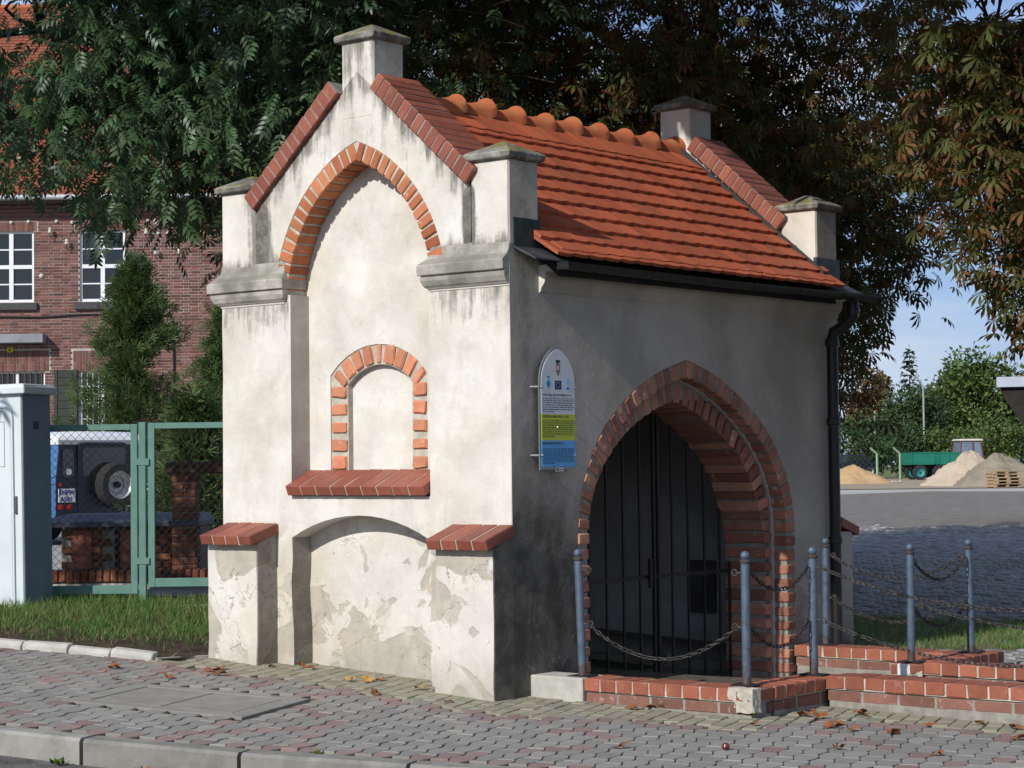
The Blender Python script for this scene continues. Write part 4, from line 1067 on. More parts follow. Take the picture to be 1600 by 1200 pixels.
# ------------------------------------------------------------------ utility cabinet
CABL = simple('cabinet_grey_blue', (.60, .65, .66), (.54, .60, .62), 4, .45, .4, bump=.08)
CABD = simple('cabinet_shaded_side', (.20, .27, .33), (.17, .24, .30), 4, .5, .4, bump=.08)  # darker copy of the cabinet paint, shade painted on the right side
CABS = simple('cabinet_scuff', (.10, .12, .14), (.07, .08, .10), 20, .7, .2, bump=0)
cb = thing('utility_cabinet', 'pale blue-grey utility cabinet with a rounded door panel and overhanging lid, on the verge', 'utility cabinet', (-4.30, 18.35, .17), math.radians(-20))
cb.rotation_euler = (0, math.radians(-.9), math.radians(-20))
ch_ = 2.13
MB().box(-1.35, 0, 0, .46, 0, ch_ - .06).put('body', CABL, cb, bevel=.012)
MB().box(-.004 + .004, .006, .012, .448, .02, ch_ - .08).put('shaded_side', CABD, cb, bevel=.002)  # thin skin that carries the painted shade of this side
MB().loft([[(-1.41, -.05, ch_ - .09), (.06, -.05, ch_ - .09), (.06, .50, ch_ - .09), (-1.41, .50, ch_ - .09)], [(-1.41, -.05, ch_ - .035), (.06, -.05, ch_ - .035), (.06, .50, ch_ - .035), (-1.41, .50, ch_ - .035)], [(-1.37, -.03, ch_), (.04, -.03, ch_), (.03, .47, ch_), (-1.37, .47, ch_)]]).put('lid', CABL, cb, bevel=.008)
def rrect(x0, x1, z0, z1, r, n=6):
    o = []
    for cx, cz, a0 in ((x1 - r, z1 - r, 0), (x0 + r, z1 - r, PI / 2), (x0 + r, z0 + r, PI), (x1 - r, z0 + r, 1.5 * PI)):
        o += [(cx + r * math.cos(a0 + PI / 2 * k / n), cz + r * math.sin(a0 + PI / 2 * k / n)) for k in range(n + 1)]
    return o
MB().prism([rrect(-1.27, -.085, .10, ch_ - .19, .11), rrect(-1.25, -.105, .12, ch_ - .21, .095)], -.018, .0, 'y').put('door_rim', CABL, cb, bevel=.006)
dro = MB().prism([rrect(-1.246, -.109, .124, ch_ - .214, .09)], -.012, .004, 'y').put('door', CABL, cb, bevel=.004)
MB().box(-.075, -.055, -.012, -.001, .98, 1.14).put('lock', CABS, cb, bevel=.003)
for z_ in (.35, 1.75): MB().lathe([(.012, 0), (.012, .12)], 8, (-1.31, -.012, z_)).put('hinge', CABS, cb)
MB().box(-.0045, .0005, -.0015, .0, .03, ch_ - .10).put('seam', CABS, cb)
MB().box(.0062, .0085, .17, .26, ch_ - .40, ch_ - .33).put('vent', CABS, cb)
for a, z0, z1 in ((.6, 1.62, 1.74), (-.6, 1.62, 1.74)):
    MB().box(-.003, .003, -.0005, .0, -.07, .07).put('scuff_mark', CABS, cb, mtx=T(-.30, -.0125, 1.62) @ RY(a))
for x0, x1, z0, z1 in ((-.75, -.17, 1.795, 1.80), (-.175, -.17, 1.40, 1.80), (-.75, -.17, 1.40, 1.404)): MB().box(x0, x1, -.0135, -.012, z0, z1).put('label_line', CABS, cb)
MB().lathe([(.014, 0), (.010, .01)], 8, M_=T(-.05, -.0, ch_ - .062) @ RX(PI / 2)).put('rivet', CABS, cb)
MB().box(-1.39, .03, -.03, .53, -.2, .0).put('plinth', CONC, cb)

# ------------------------------------------------------------------ chain-link fence of green frames
FGRN = simple('green_fence_paint', (.10, .21, .17), (.13, .25, .21), 6, .55, .35, bump=.15)
FDRK = simple('dark_fence_paint', (.03, .04, .038), (.025, .035, .03), 6, .55, .35, bump=.1)
WIRE = simple('fence_wire', (.09, .085, .08), (.06, .055, .05), 40, .6, .4, .6, bump=0)
FY = 19.0
def leaf(x0, x1, z0, z1, label):
    t = thing('gate_leaf', label, 'gate', (x0, FY, 0), 0, 'green chain-link gate leaves'); w_ = x1 - x0; b = .062
    MB().box(0, b, -.02, .02, z0, z1).put('frame_post', FGRN, t, bevel=.004); MB().box(w_ - b, w_, -.02, .02, z0, z1).put('frame_post', FGRN, t, bevel=.004)
    MB().box(b, w_ - b, -.019, .019, z1 - b * .9, z1 - .001).put('top_rail', FGRN, t, bevel=.004); MB().box(b, w_ - b, -.019, .019, z0 + .001, z0 + b * 1.3).put('bottom_rail', FGRN, t, bevel=.004)
    m = MB(); X0, X1, Z0, Z1 = b, w_ - b, z0 + b * 1.3, z1 - b * .9; p = .074
    c = X0 - (Z1 - Z0)
    while c < X1:
        for sg in (1, -1):
            # line x = c + s, z from Z0 (or Z1) ; clip to the frame
            a0, a1 = max(0, X0 - c), min(Z1 - Z0, X1 - c)
            if a1 - a0 > .02:
                za, zb_ = (Z0 + a0, Z0 + a1) if sg > 0 else (Z1 - a0, Z1 - a1)
                m.tube([(c + a0, .003 * sg, za), (c + a1, .003 * sg, zb_)], .0022, 3, caps=False)
        c += p * 1.0
    tag(m.put('wire_mesh', WIRE, t), kind='stuff'); return t
lf = leaf(-5.9, -3.42, .40, 1.945, 'green chain-link gate leaf left of the post, partly behind the cabinet')
leaf(-3.325, -1.2, .46, 1.955, 'green chain-link gate leaf right of the post, running behind the chapel')
gp = thing('gate_post', 'slim pale green steel post between the two chain-link gate leaves', 'fence post', (-3.375, FY, .1))
MB().box(-.032, .032, -.03, .03, 0, 1.86).put('shaft', FGRN, gp, bevel=.004)
for z in (1.50, .60):
    for sd in (-1, 1): MB().box(min(0, sd * .062), max(0, sd * .062), -.036, -.031, z - .03, z + .03).put('hinge', FGRN, gp)
sl2 = tag(MB().box(-3.92, -1.4, 18.62, 18.80, .0, .315).put('fence_sill', CONC_P, None, bevel=.02), 'low weathered concrete sill at the foot of the gate in the grass', 'kerb')

# ------------------------------------------------------------------ brick planter and pillar behind the fence
SLATE = simple('slate_coping', (.075, .085, .12), (.05, .058, .08), 8, .6, .35, bump=.3)
pl = thing('brick_planter', 'low red brick planter with slate coping and a soldier brick ring, behind the wire fence', 'planter', (0, 0, 0))
PY = 21.8
for k in range(34):
    x = -5.25 + k * .076
    ob('brick', brick(.066, .25, .125, BR_PLANT, .012), None, pl, mtx=T(x, PY - .22 + rd.gauss(0, .003), .435 + rd.gauss(0, .002)))
MB().box(-5.3, -2.6, PY - .30, PY + .3, .30, .48).put('footing', MORTAR_D, pl); MB().box(-5.6, -2.6, PY - .32, PY + .3, .1, .36).put('base', CONC, pl)
MB().box(-4.72, -3.30, PY, PY + .9, .40, .92).put('core', MORTAR_D, pl)
for r in range(6):
    for k in range(7):
        x = -4.62 + k * .212 + (.1 if r % 2 else 0)
        if x > -3.36 or -4.26 < x < -4.05: continue
        ob('brick', brick(.195, .06, .068, BR_PLANT, .005), None, pl, mtx=T(x, PY - .008, .54 + r * .078))
for x0, x1 in ((-4.60, -4.40), (-4.10, -3.90)):   # smooth red panels with slanting joints
    MB().box(x0, x1, PY - .046, PY - .036, .50, .90).put('panel', BR_COPE, pl)
    for k in range(3): MB().box(-.11, .11, -.003, .003, -.004, .004).put('joint', MORTAR_D, pl, mtx=T((x0 + x1) / 2, PY - .046, .58 + k * .12) @ RY(.75 if k % 2 else -.75) @ Matrix.Scale(.9, 4))
MB().box(-4.16, -4.12, PY - .045, PY, .47, .9).put('joint', DARKIN, pl)
MB().loft([[(-4.85, PY - .16, .93), (-3.26, PY - .16, .93), (-3.26, PY + .95, .93), (-4.85, PY + .95, .93)], [(-4.85, PY - .16, .99), (-3.26, PY - .16, .99), (-3.26, PY + .95, .99), (-4.85, PY + .95, .99)], [(-4.75, PY + .1, 1.06), (-3.3, PY + .1, 1.06), (-3.3, PY + .85, 1.06), (-4.75, PY + .85, 1.06)]]).put('coping', SLATE, pl, bevel=.01)
pi_ = thing('brick_pillar', 'brick pillar carrying a dark timber beam behind the fence, next to the chapel', 'pillar', (-3.43, PY - .03, .45))
MB().box(-.11, .13, -.11, .13, -.2, 1.02).put('core', MORTAR_D, pi_)
for r in range(13):
    for k in range(2):
        off = .06 * (1 if r % 2 else -1)
        ob('brick', brick(.118, .05, .066, BR_PLANT, .005, key='p'), None, pi_, mtx=T(-.055 + k * .125, -.098, .04 + r * .078)); 
        ob('brick', brick(.118, .05, .066, BR_PLANT, .005, key='p'), None, pi_, mtx=T(.118, -.05 + k * .125, .04 + r * .078) @ RZ(PI / 2))
TIMB = simple('dark_timber', (.075, .038, .025), (.05, .028, .02), 6, .7, .3, bump=.4)
MB().box(-.18, 1.6, -.17, .2, 1.025, 1.15).put('beam', TIMB, pi_, bevel=.02)
MB().box(.40, .47, -.06, .06, -.1, 1.02).put('timber_post', simple('warm_timber', (.20, .085, .035), (.15, .06, .03), 8, .7, .3, bump=.3), pi_, bevel=.006)

# ------------------------------------------------------------------ off-road vehicle parked behind the fence
CARB = simple('car_blue', (.05, .14, .30), (.045, .125, .27), 2, .3, .5, bump=0)
CARN = simple('navy_and_shaded_blue', (.008, .011, .020), (.007, .009, .017), 2, .35, .5, bump=0)  # off-road car's blue with rear shade painted in; also the parked car's body
CARW = simple('car_white', (.72, .73, .73), (.66, .67, .67), 2, .35, .5, bump=0)
RUBB = simple('tyre_rubber', (.022, .022, .023), (.035, .034, .032), 20, .85, .2, bump=.4)
GLAS = simple('dark_glass', (.02, .025, .025), (.014, .018, .02), 1, .06, .6, bump=0)
CHRM = simple('wheel_silver', (.50, .50, .49), (.38, .38, .37), 8, .4, .5, .5, bump=0)
LAMPR = simple('red_lens', (.30, .012, .012), (.24, .01, .01), 9, .25, .5, bump=0)
PLATE = simple('plate_white', (.62, .63, .63), (.55, .56, .57), 9, .4, .4, bump=0)
VA = math.radians(43)
VZ = H(-6.5, 34)
CARO = thing('offroad_car', 'dark blue off-road car with white roof and rear spare wheel behind the fence', 'car', (-6.72, 34.0, VZ), VA)
def wheel(par, mt, R=.37, wd=.23, nm='wheel'):
    wq = ob(nm, MB().lathe([(R * .62, -wd / 2), (R * .9, -wd / 2), (R, -wd * .33), (R, wd * .33), (R * .9, wd / 2), (R * .62, wd / 2), (R * .60, 0), (R * .62, -wd / 2)], 28, caps=False).mesh(smooth=True), RUBB, par, mtx=mt)
    MB().lathe([(.02, -wd * .1), (R * .2, -wd * .1 - .0), (R * .34, -.02), (R * .42, .03), (R * .56, .05), (R * .60, wd * .42), (R * .64, wd * .46), (R * .66, wd * .40), (R * .62, -wd * .3)], 24).put('rim', CHRM, wq, smooth=True)
    MB().lathe([(.055, .0), (.05, .05), (.02, .06)], 12).put('hub', RUBB, wq)
    return wq
hw = .86
bd = MB(); bd.loft([[(-hw, y, .42), (hw, y, .42), (hw, y, .95), (hw - .02, y, 1.10), (-hw + .02, y, 1.10), (-hw, y, .95)] for y in (0, 3.7)]); bd.put('body', CARB, CARO, bevel=.02)
MB().loft([[(-hw + .02, y0, 1.10), (hw - .02, y0, 1.10), (hw - .09, y0 + i0, 1.64), (-hw + .09, y0 + i0, 1.64)] for y0, i0 in ((0, .03), (2.55, -.25))]).put('cabin', CARB, CARO, bevel=.015)
MB().box(-hw + .015, hw - .015, -.012, .0, .46, 1.11).put('rear_panel', CARN, CARO, bevel=.006)  # rear skins carry the blue darkened as painted shade
MB().loft([[(-hw + .03, -.012, 1.112), (hw - .03, -.012, 1.112), (hw - .1, .02, 1.635), (-hw + .1, .02, 1.635)], [(-hw + .03, .01, 1.112), (hw - .03, .01, 1.112), (hw - .1, .04, 1.635), (-hw + .1, .04, 1.635)]]).put('rear_upper_panel', CARN, CARO)
MB().rects([(1.63, -hw + .07, hw - .07, .0, 2.35), (1.70, -hw + .06, hw - .06, -.02, 2.4), (1.78, -hw + .09, hw - .09, .02, 2.34), (1.835, -hw + .2, hw - .2, .14, 2.2), (1.85, -.3, .3, .4, 1.9)]).put('roof', CARW, CARO, smooth=True)
dr_ = MB().prism([rrect(-.44, .50, .50, 1.66, .10)], -.035, -.010, 'y').put('rear_door', CARN, CARO, bevel=.006)
MB().prism([rrect(-.36, .44, 1.12, 1.58, .06)], -.040, -.034, 'y').put('window', GLAS, dr_)
MB().box(-.46, -.42, -.045, -.035, .95, 1.0).put('handle', RUBB, dr_)
MB().prism([rrect(-.72, -.52, 1.10, 1.55, .05)], -.02, -.008, 'y').put('corner_window', GLAS, CARO, mtx=T(0, .0, 0)); MB().prism([rrect(.58, .74, 1.10, 1.55, .05)], -.02, -.008, 'y').put('corner_window', GLAS, CARO)
MB().prism([rrect(-.66, -.56, 1.14, 1.24, .04)], -.023, -.0205, 'y').put('window_sticker', PLATE, CARO)
wheel(CARO, T(.20, -.16, .97) @ RX(PI / 2), .37, .22, 'spare_wheel')
for x in (-hw + .06, hw - .06):
    for y in (.75, 3.0): wheel(CARO, T(x, y, .37) @ RZ(0) @ RY(PI / 2 if x > 0 else -PI / 2), .37, .22)
MB().box(-hw, hw, -.06, .10, .34, .47).put('bumper', RUBB, CARO, bevel=.01)
for x in (-.76, -.60, .68): MB().lathe([(.05, 0), (.048, .02), (.02, .032)], 12, M_=T(x, -.012, .62) @ RX(PI / 2)).put('tail_light', LAMPR, CARO)
MB().lathe([(.035, 0), (.03, .02)], 10, M_=T(-.76, -.012, .98) @ RX(PI / 2)).put('tail_light', LAMPR, CARO)
pt_ = MB().box(-.80, -.50, -.03, -.012, .70, .92).put('number_plate', PLATE, CARO)
def flat_text(body, size, par, mt, mat, bold=.004):
    return text_on(body, size, 0, 0, mat, par, mt, bold)
flat_text('HPW', .105, pt_, T(-.745, -.0315, .82) @ RX(PI / 2), NAVY); flat_text('A581', .105, pt_, T(-.775, -.0315, .715) @ RX(PI / 2), NAVY)
MB().box(-.797, -.76, -.0315, -.0305, .815, .915).put('plate_band', NAVY, pt_)
# side: belt strip and white number band
MB().box(-hw - .008, -hw + .0, .05, 3.5, .98, 1.0).put('side_strip', RUBB, CARO)
sb = MB().box(-hw - .006, -hw + .001, .10, .75, .70, .90).put('number_band', PLATE, CARO)
flat_text('A581', .19, sb, T(-hw - .0075, .66, .73) @ RZ(-PI / 2) @ RX(PI / 2), NAVY, .006)
MB().loft([[(-hw + .005, .25, 1.16), (-hw + .005, 1.1, 1.16), (-hw + .075, 1.1, 1.58), (-hw + .075, .25, 1.58)], [(-hw - .003, .25, 1.16), (-hw - .003, 1.1, 1.16), (-hw + .066, 1.1, 1.58), (-hw + .066, .25, 1.58)]]).put('side_window', GLAS, CARO)
BEAC = simple('blue_beacon', (.02, .05, .28), (.02, .04, .22), 9, .2, .5, bump=0)
MB().lathe([(.06, 0), (.065, .05), (.05, .11), (.02, .13)], 12, (-.05, 1.4, 1.85)).put('beacon', BEAC, CARO, smooth=True)

# ------------------------------------------------------------------ brick building
BLD = thing('brick_building', 'two-storey dark red brick building with white windows and an orange tiled hipped roof', 'building', (0, 54, 0))
wins = [(-13.60, -12.40, 5.87, 7.72), (-11.21, -10.03, 5.87, 7.72), (-13.6, -12.12, 2.2, 4.07), (-11.25, -10.05, 2.2, 4.05)]
X0, X1 = -24.5, -6.75
hol = [[(a, c), (b, c), (b, d), (a, d)] for a, b, c, d in wins]
MB().prism([[(X0, 0), (X1, 0), (X1, 8.6), (X0, 8.6)]] + hol, 0, .25, 'y').put('wall', MORTAR_H, BLD)
MB().box(X0, X1, .26, 9, 0, 8.6).put('wall_core', BR_HOUSE, BLD)
def in_win(x0, x1, z0, z1, gr=.004):
    for a, b, c, d in wins:
        if x1 > a - gr and x0 < b + gr and z1 > c - gr and z0 < d + gr: return (a - gr, b + gr)
    for a, b, c, d in ((-13.75, -12.0, 4.07, 4.62), (-11.4, -9.95, 4.05, 4.60), (-13.75, -12.3, 7.72, 7.97), (-11.35, -9.9, 7.72, 7.97)):
        if x1 > a and x0 < b and z1 > c and z0 < d: return (a - .008, b + .008)
    return False
bcells = []; z = 1.6; r = 0
while z < 8.0:
    if r % 2: L1 = [(.26, .25)] * 75
    else: L1 = [(.13, .12), (.26, .25)] * 50
    x = X0 + (.065 if r % 2 else 0)
    for stp, ln in L1:
        if x + ln > X1: break
        if x > -13.75 or True:
            if not in_win(x, x + ln, z, z + .065): bcells.append((x, ln, z))
            else:
                # cut the brick at an opening
                hA, hB = in_win(x, x + ln, z, z + .065)
                for a, b in ((x, hA), (hB, x + ln)):
                    if b - a > .03 and not in_win(a, b, z, z + .065): bcells.append((a, b - a, z))
        x += stp
    z += .0765; r += 1
key = lambda c: abs(c[0] + 9.4) * .8 + abs(c[2] - 6.4)
bcells.sort(key=key)
bm_st = MB()
for q, (x, ln, z) in enumerate(bcells):
    y = rd.gauss(-.006, .0025)
    if q < 300: ob('brick', brick(ln - .006, .03, .060, BR_HOUSE, .003, variants=2, jit=.001), None, BLD, mtx=T(x + ln / 2, y + .009, z + .0325))
    else: bm_st.box(x + .003, x + ln - .003, y - .006, y + .02, z, z + .060)
tag(bm_st.put('brickwork', BR_HOUSE, BLD), kind='stuff')
lt_ = MB()
for x0, x1, z0, z1 in ((-13.72, -12.02, 4.07, 4.61), (-11.38, -9.97, 4.05, 4.59)):
    x = x0; k = 0
    while x < x1 - .06:
        o = .13 if k % 2 else 0
        for a, b in ((z0, z0 + .25 - o * .5), (z0 + .26 - o * .5, z1)): lt_.box(x, x + .066, -.009, .02, a, b)
        x += .078; k += 1
for x0, x1 in ((-13.72, -12.32), (-11.33, -9.92)):
    x = x0
    while x < x1 - .06: lt_.box(x, x + .066, -.009, .02, 7.725, 7.965); x += .078
tag(lt_.put('soldier_lintels', BR_HOUSE, BLD), kind='stuff')
co = MB()
for k in range(5): co.box(X0, X1 + .02 * k, -.03 - .035 * k, .02, 8.0 + k * .1, 8.085 + k * .1)
co.put('corbel_course', BR_HOUSE, BLD)
PVC = simple('white_frame', (.74, .75, .76), (.70, .71, .72), 3, .35, .4, bump=0)
PANE = M('window_glass', lambda c: (.015, .018, .02), .03, .7)
SILLB = simple('black_glazed_sill', (.035, .033, .035), (.055, .05, .05), 9, .5, .4, bump=.2)
for (a, b, c, d) in wins[:2]:
    wdw = MB(); fr = .06
    mid = (a + b) / 2
    wdw.box(a, a + fr, .07, .15, c, d); wdw.box(b - fr, b, .07, .15, c, d); wdw.box(a + fr, b - fr, .072, .148, d - fr, d); wdw.box(a + fr, b - fr, .072, .148, c, c + fr * 1.2)
    wdw.box(mid - .055, mid + .055, .06, .15, c + fr, d - fr)
    zt = c + (d - c) * .50
    wdw.box(a + fr, b - fr, .064, .146, zt - .05, zt + .05)
    for zz in ((c + zt) / 2 + .01, (d + zt) / 2 - .01): wdw.box(a + fr, b - fr, .08, .13, zz - .017, zz + .017)
    wo_ = wdw.put('window', PVC, BLD)
    zz = [c + fr, (c + zt) / 2 + .01, zt, (d + zt) / 2 - .01, d - fr]
    for i in range(4):
        for x0, x1 in ((a + fr, mid - .05), (mid + .05, b - fr)):
            MB().box(x0, x1, -.004, .004, zz[i], zz[i + 1]).put('pane', PANE, wo_, mtx=T(0, .105, 0) @ T((x0 + x1) / 2, 0, 0) @ RZ(rd.gauss(0, .035)) @ T(-(x0 + x1) / 2, 0, 0))
    MB().box(a - .12, b + .1, -.10, .07, c - .21, c - .02).put('sill', SILLB, wo_, bevel=.01)
for (a, b, c, d) in wins[2:]:
    wq = MB(); wq.box(a, a + .05, .08, .15, c, d); wq.box(b - .05, b, .08, .15, c, d); wq.box(a, b, .082, .148, d - .05, d); wq.box((a + b) / 2 - .04, (a + b) / 2 + .04, .083, .147, c, d)
    wo_ = wq.put('window', PVC, BLD); MB().box(a + .04, b - .04, .11, .12, c, d).put('pane', PANE, wo_)
    g_ = MB(); x = a + .08
    while x < b: g_.box(x - .009, x + .009, .03, .048, c, d); x += .145
    z = c + .2
    while z < d: g_.box(a, b, .05, .064, z - .011, z + .011); z += .42
    g_.put('window_grille', PVC if a > -12 else simple('brown_grille', (.16, .09, .05), (.12, .07, .04), 5, .7, .2, bump=0), wo_)
SHUT = simple('green_black_shutter', (.028, .034, .026), (.04, .045, .034), 8, .6, .3, bump=.2)
so = MB().box(-11.87, -11.27, -.07, -.03, 2.45, 4.10).put('shutter', SHUT, BLD)
for x0, x1 in ((-11.87, -11.78), (-11.36, -11.27)): MB().box(x0, x1, -.09, -.07, 2.45, 4.10).put('stile', SHUT, so)
for k in range(8): MB().box(-11.76, -11.38, -.085, -.068, 2.5 + k * .2, 2.5 + k * .2 + .16).put('slat', SHUT, so)
MB().box(-14.2, -12.07, -.45, .02, 4.79, 5.02).put('canopy_slab', simple('grey_slab', (.27, .28, .29), (.2, .21, .22), 3, .8, .2, bump=.1), BLD, bevel=.01)
YS = simple('yellow_tag', (.60, .48, .03), (.55, .44, .03), 3, .5, .3, bump=0)
MB().box(-13.10, -12.94, -.02, -.009, 4.57, 4.70).put('utility_tag', YS, BLD); MB().box(-13.045, -13.02, -.0215, -.0195, 4.60, 4.67).put('tag_mark', INK, BLD); MB().box(-13.06, -12.99, -.0215, -.0195, 4.60, 4.615).put('tag_mark', INK, BLD)
MB().tube([(-13.6, -.03, 5.50), (-12.2, -.03, 5.47), (-11.2, -.03, 5.53), (-9.05, -.03, 5.53), (-8.83, -.03, 5.46), (-8.77, -.03, 5.25), (-8.74, -.03, .5)], .028, 6).put('conduit', GUTTER, BLD)
PORC = simple('porcelain', (.62, .60, .52), (.5, .48, .42), 9, .3, .5, bump=0)
def insul(x, z):
    m = MB().lathe([(.02, 0), (.05, .01), (.055, .05), (.035, .07), (.05, .09), (.03, .14), (.005, .15)], 9, M_=T(x, -.14, z)); q = m.put('insulator', PORC, BLD, smooth=True)
    MB().tube([(x, .0, z - .10), (x, -.14, z - .10), (x, -.14, z + .02)], .013, 5).put('bracket', GUTTER, q)
for px_, pz_ in ((-11.946, 7.653), (-11.514, 7.348), (-9.21, 7.84), (-9.2, 7.071), (-8.60, 7.065), (-9.45, 7.60)): insul(px_, pz_)
for x in (-12.98, -12.53, -11.8, -11.4, -10.65, -10.1, -9.7, -9.42, -8.9, -9.15):
    z = 7.95 + rd.uniform(-.03, .02) - (.3 if x in (-8.9, -9.15) else 0)
    MB().lathe([(.035, 0), (.05, .02), (.02, .05)], 8, M_=T(x, -.009, z) @ RX(PI / 2)).put('wall_socket', PORC, BLD)
MB().lathe([(.05, 0), (.06, .02), (.02, .05)], 8, M_=T(-12.2, -.009, 6.55) @ RX(PI / 2)).put('wall_socket', PORC, BLD)
# roof: hipped, tiled; the eave overhangs
ro = pnode('roof', BLD)
ez, ey, rz_, ry = 8.55, -.5, 15.0, 6.6; hx0, hslope = -6.3, -.875
MB().add([(-25, ey, ez), (hx0, ey, ez), (hx0 + hslope * (ry - ey), ry, rz_), (-25, ry, rz_), (hx0, 2 * ry - ey, ez), (-25, 2 * ry - ey, ez)], [(0, 1, 2, 3), (1, 4, 2), (4, 5, 3, 2)]).put('roof_deck', BR_OLD, ro)
rt = MB(); sl3 = Vector((0, ry - ey, rz_ - ez)); SL3 = sl3.length; sl3 /= SL3; nn = Vector((0, -sl3.z, sl3.y)); nrow = int(SL3 / .155)
for r in range(nrow):
    s = r * .155; x = -24.8 + (.09 if r % 2 else 0); lim = hx0 + hslope * sl3.y * s
    while x < lim:
        p = Vector((x, ey, ez)) + sl3 * s + nn * (.045 + rd.uniform(-.004, .008)); q = Vector((x, ey, ez)) + sl3 * (s + .3) + nn * .012
        a, b = .084, .05
        rt.add([p + Vector((-a, 0, 0)) + sl3 * .03, p + Vector((-b, 0, 0)), p + Vector((b, 0, 0)), p + Vector((a, 0, 0)) + sl3 * .03, q + Vector((a, 0, 0)), q + Vector((-a, 0, 0))] + [p + Vector((-a, 0, 0)) + sl3 * .03 - nn * .02, p + Vector((-b, 0, 0)) - nn * .02, p + Vector((b, 0, 0)) - nn * .02, p + Vector((a, 0, 0)) + sl3 * .03 - nn * .02], [(0, 1, 2, 3, 4, 5), (6, 7, 1, 0), (7, 8, 2, 1), (8, 9, 3, 2)])
        x += .172
me = bpy.data.meshes.new('m'); me.from_pydata(rt.v, [], rt.f); tag(ob('roof_tiles', me, TILE_H, ro), kind='stuff')
hp_a, hp_b = Vector((hx0, ey, ez)), Vector((hx0 + hslope * (ry - ey), ry, rz_))
for k in range(26):
    p = hp_a.lerp(hp_b, k / 26); q = hp_a.lerp(hp_b, (k + 1.15) / 26); MB().tube([p + Vector((0, 0, .03)), q + Vector((0, 0, .05))], [.13, .10], 7).put('hip_tile', RIDGE, ro)
MB().tube([(-25, ry, rz_ + .04), tuple(hp_b + Vector((0, 0, .04)))], .12, 7).put('ridge_cap', RIDGE, ro)
MB().tube([(X0 - .4, ey - .07, ez - .02), (hx0 - .1, ey - .07, ez - .02)], .075, 10).put('gutter', simple('zinc_gutter', (.42, .43, .44), (.35, .36, .37), 3, .5, .4, .2, bump=0), BLD)
MB().box(X0 - .4, hx0 - .1, ey + .01, .3, ez - .13, ez - .06).put('soffit', simple('soffit_board', (.12, .10, .09), (.10, .085, .075), 3, .8, .2, bump=0), BLD)

# ------------------------------------------------------------------ trees
def leaf_mat(name, g1, g2, brown=None, bl=(.5, 1.0), rough=.5, spec=.35, transl=.25, spot=.5):
    def fn(c):
        t = c.attr('lt'); r = c.attr('rnd'); n = c.noise(c.pos, 14, 4, .6)
        col = c.mix(r, g1, g2)
        if brown:
            f = ((t + (n - .5) * 1.3) + (r - .5) * 1.1).ss(*bl)
            col = c.mix(f, col, c.mix(n.ss(.4, .6), brown, tuple(b * .55 for b in brown)))
        r2 = (r * 17.3).m('FRACT'); return c.gain(col, (r2 - .5) * .5 + 1.0)
    return M(name, fn, rough, spec, transl=transl)
ASHL = leaf_mat('ash_leaf', (.056, .112, .050), (.086, .145, .058), (.22, .22, .045), (1.45, 1.9), .42, .45, .36)
CHESL = leaf_mat('chestnut_leaf', (.066, .080, .022), (.108, .110, .030), (.18, .072, .024), (.52, 1.10), .55, .25, .40)
LINL = leaf_mat('broad_leaf_green', (.075, .125, .028), (.115, .165, .04), None, rough=.6, transl=.25)
DGRL = leaf_mat('dark_leaf_green', (.035, .07, .022), (.055, .095, .03), None, rough=.6, transl=.2)
BRNL = leaf_mat('rusty_leaf', (.12, .085, .03), (.17, .10, .035), None, rough=.6, transl=.2)
SPRL = leaf_mat('spruce_needles', (.022, .045, .024), (.035, .062, .032), None, rough=.7, transl=.1)
THUL = leaf_mat('thuja_spray', (.045, .085, .022), (.075, .12, .03), (.14, .10, .03), (1.55, 1.9), rough=.6, transl=.2)
BARK = simple('bark', (.055, .045, .036), (.03, .025, .02), 12, .95, .1, bump=1.0, bdist=.03)
def leaflet(base, ang, ln, wd, droop, fold=.25, prof=((.38, .62), (.72, 1.0))):
    c_, s_ = math.cos(ang), math.sin(ang); out = []
    def P(a, b, z=0): return (base[0] + a * s_ + b * c_, base[1] + a * c_ - b * s_, base[2] + z - droop * (a / ln) ** 2 * ln)
    out.append(P(0, 0)); 
    for q, wq in prof:
        out += [P(ln * q, -wd * wq / 2, fold * wd * wq / 2), P(ln * q, wd * wq / 2, fold * wd * wq / 2)]
    out.append(P(ln, 0)); return out
LFT = [(0, 1, 2), (1, 3, 4), (1, 4, 2), (3, 5, 4)]; LFL = [0, .38, .38, .75, .75, 1]
def compound(parts):
    v, f, l = [], [], []
    for p in parts:
        o = len(v); v += p; f += [tuple(i + o for i in t) for t in LFT]; l += LFL
    return v, f, l
def chest_leaf(): # palmate, seven leaflets
    return compound([leaflet((0, .0, 0), a, ln, ln * .27, .5, .25, ((.45, .55), (.74, 1.0))) for a, ln in zip([-1.9, -1.22, -.6, 0, .6, 1.22, 1.9], [.52, .78, .95, 1.0, .95, .78, .52])])
def ash_leaf():   # pinnate, leaflets in pairs
    pr_ = [leaflet((0, 1 - .34, -.12), 0, .40, .13, .3, .2, ((.35, .9), (.65, .8)))]
    for y in (.16, .34, .52, .68):
        for sd in (-1, 1): pr_.append(leaflet((0, y, -.14 * y), sd * .95, .37, .125, .35, .2, ((.35, .9), (.65, .8))))
    v, f, l = compound(pr_); o = len(v); v += [(-.008, 0, 0), (.008, 0, 0), (.004, 1, -.12), (-.004, 1, -.12)]; f += [(o, o + 1, o + 2), (o, o + 2, o + 3)]; l += [0, 0, 0, 0]; return v, f, l
CHT, AST = chest_leaf(), ash_leaf()
CHESB = leaf_mat('rusting_chestnut_leaf', (.075, .088, .024), (.118, .118, .032), (.20, .080, .026), (.52, 1.15), .55, .25, .38)
CLT = ([(0, 0, 0), (-.32, .35, .06), (.30, .4, .05), (-.18, .75, -.02), (.22, .78, 0), (0, 1.05, -.1)], LFT, LFL)   # one broad leaf
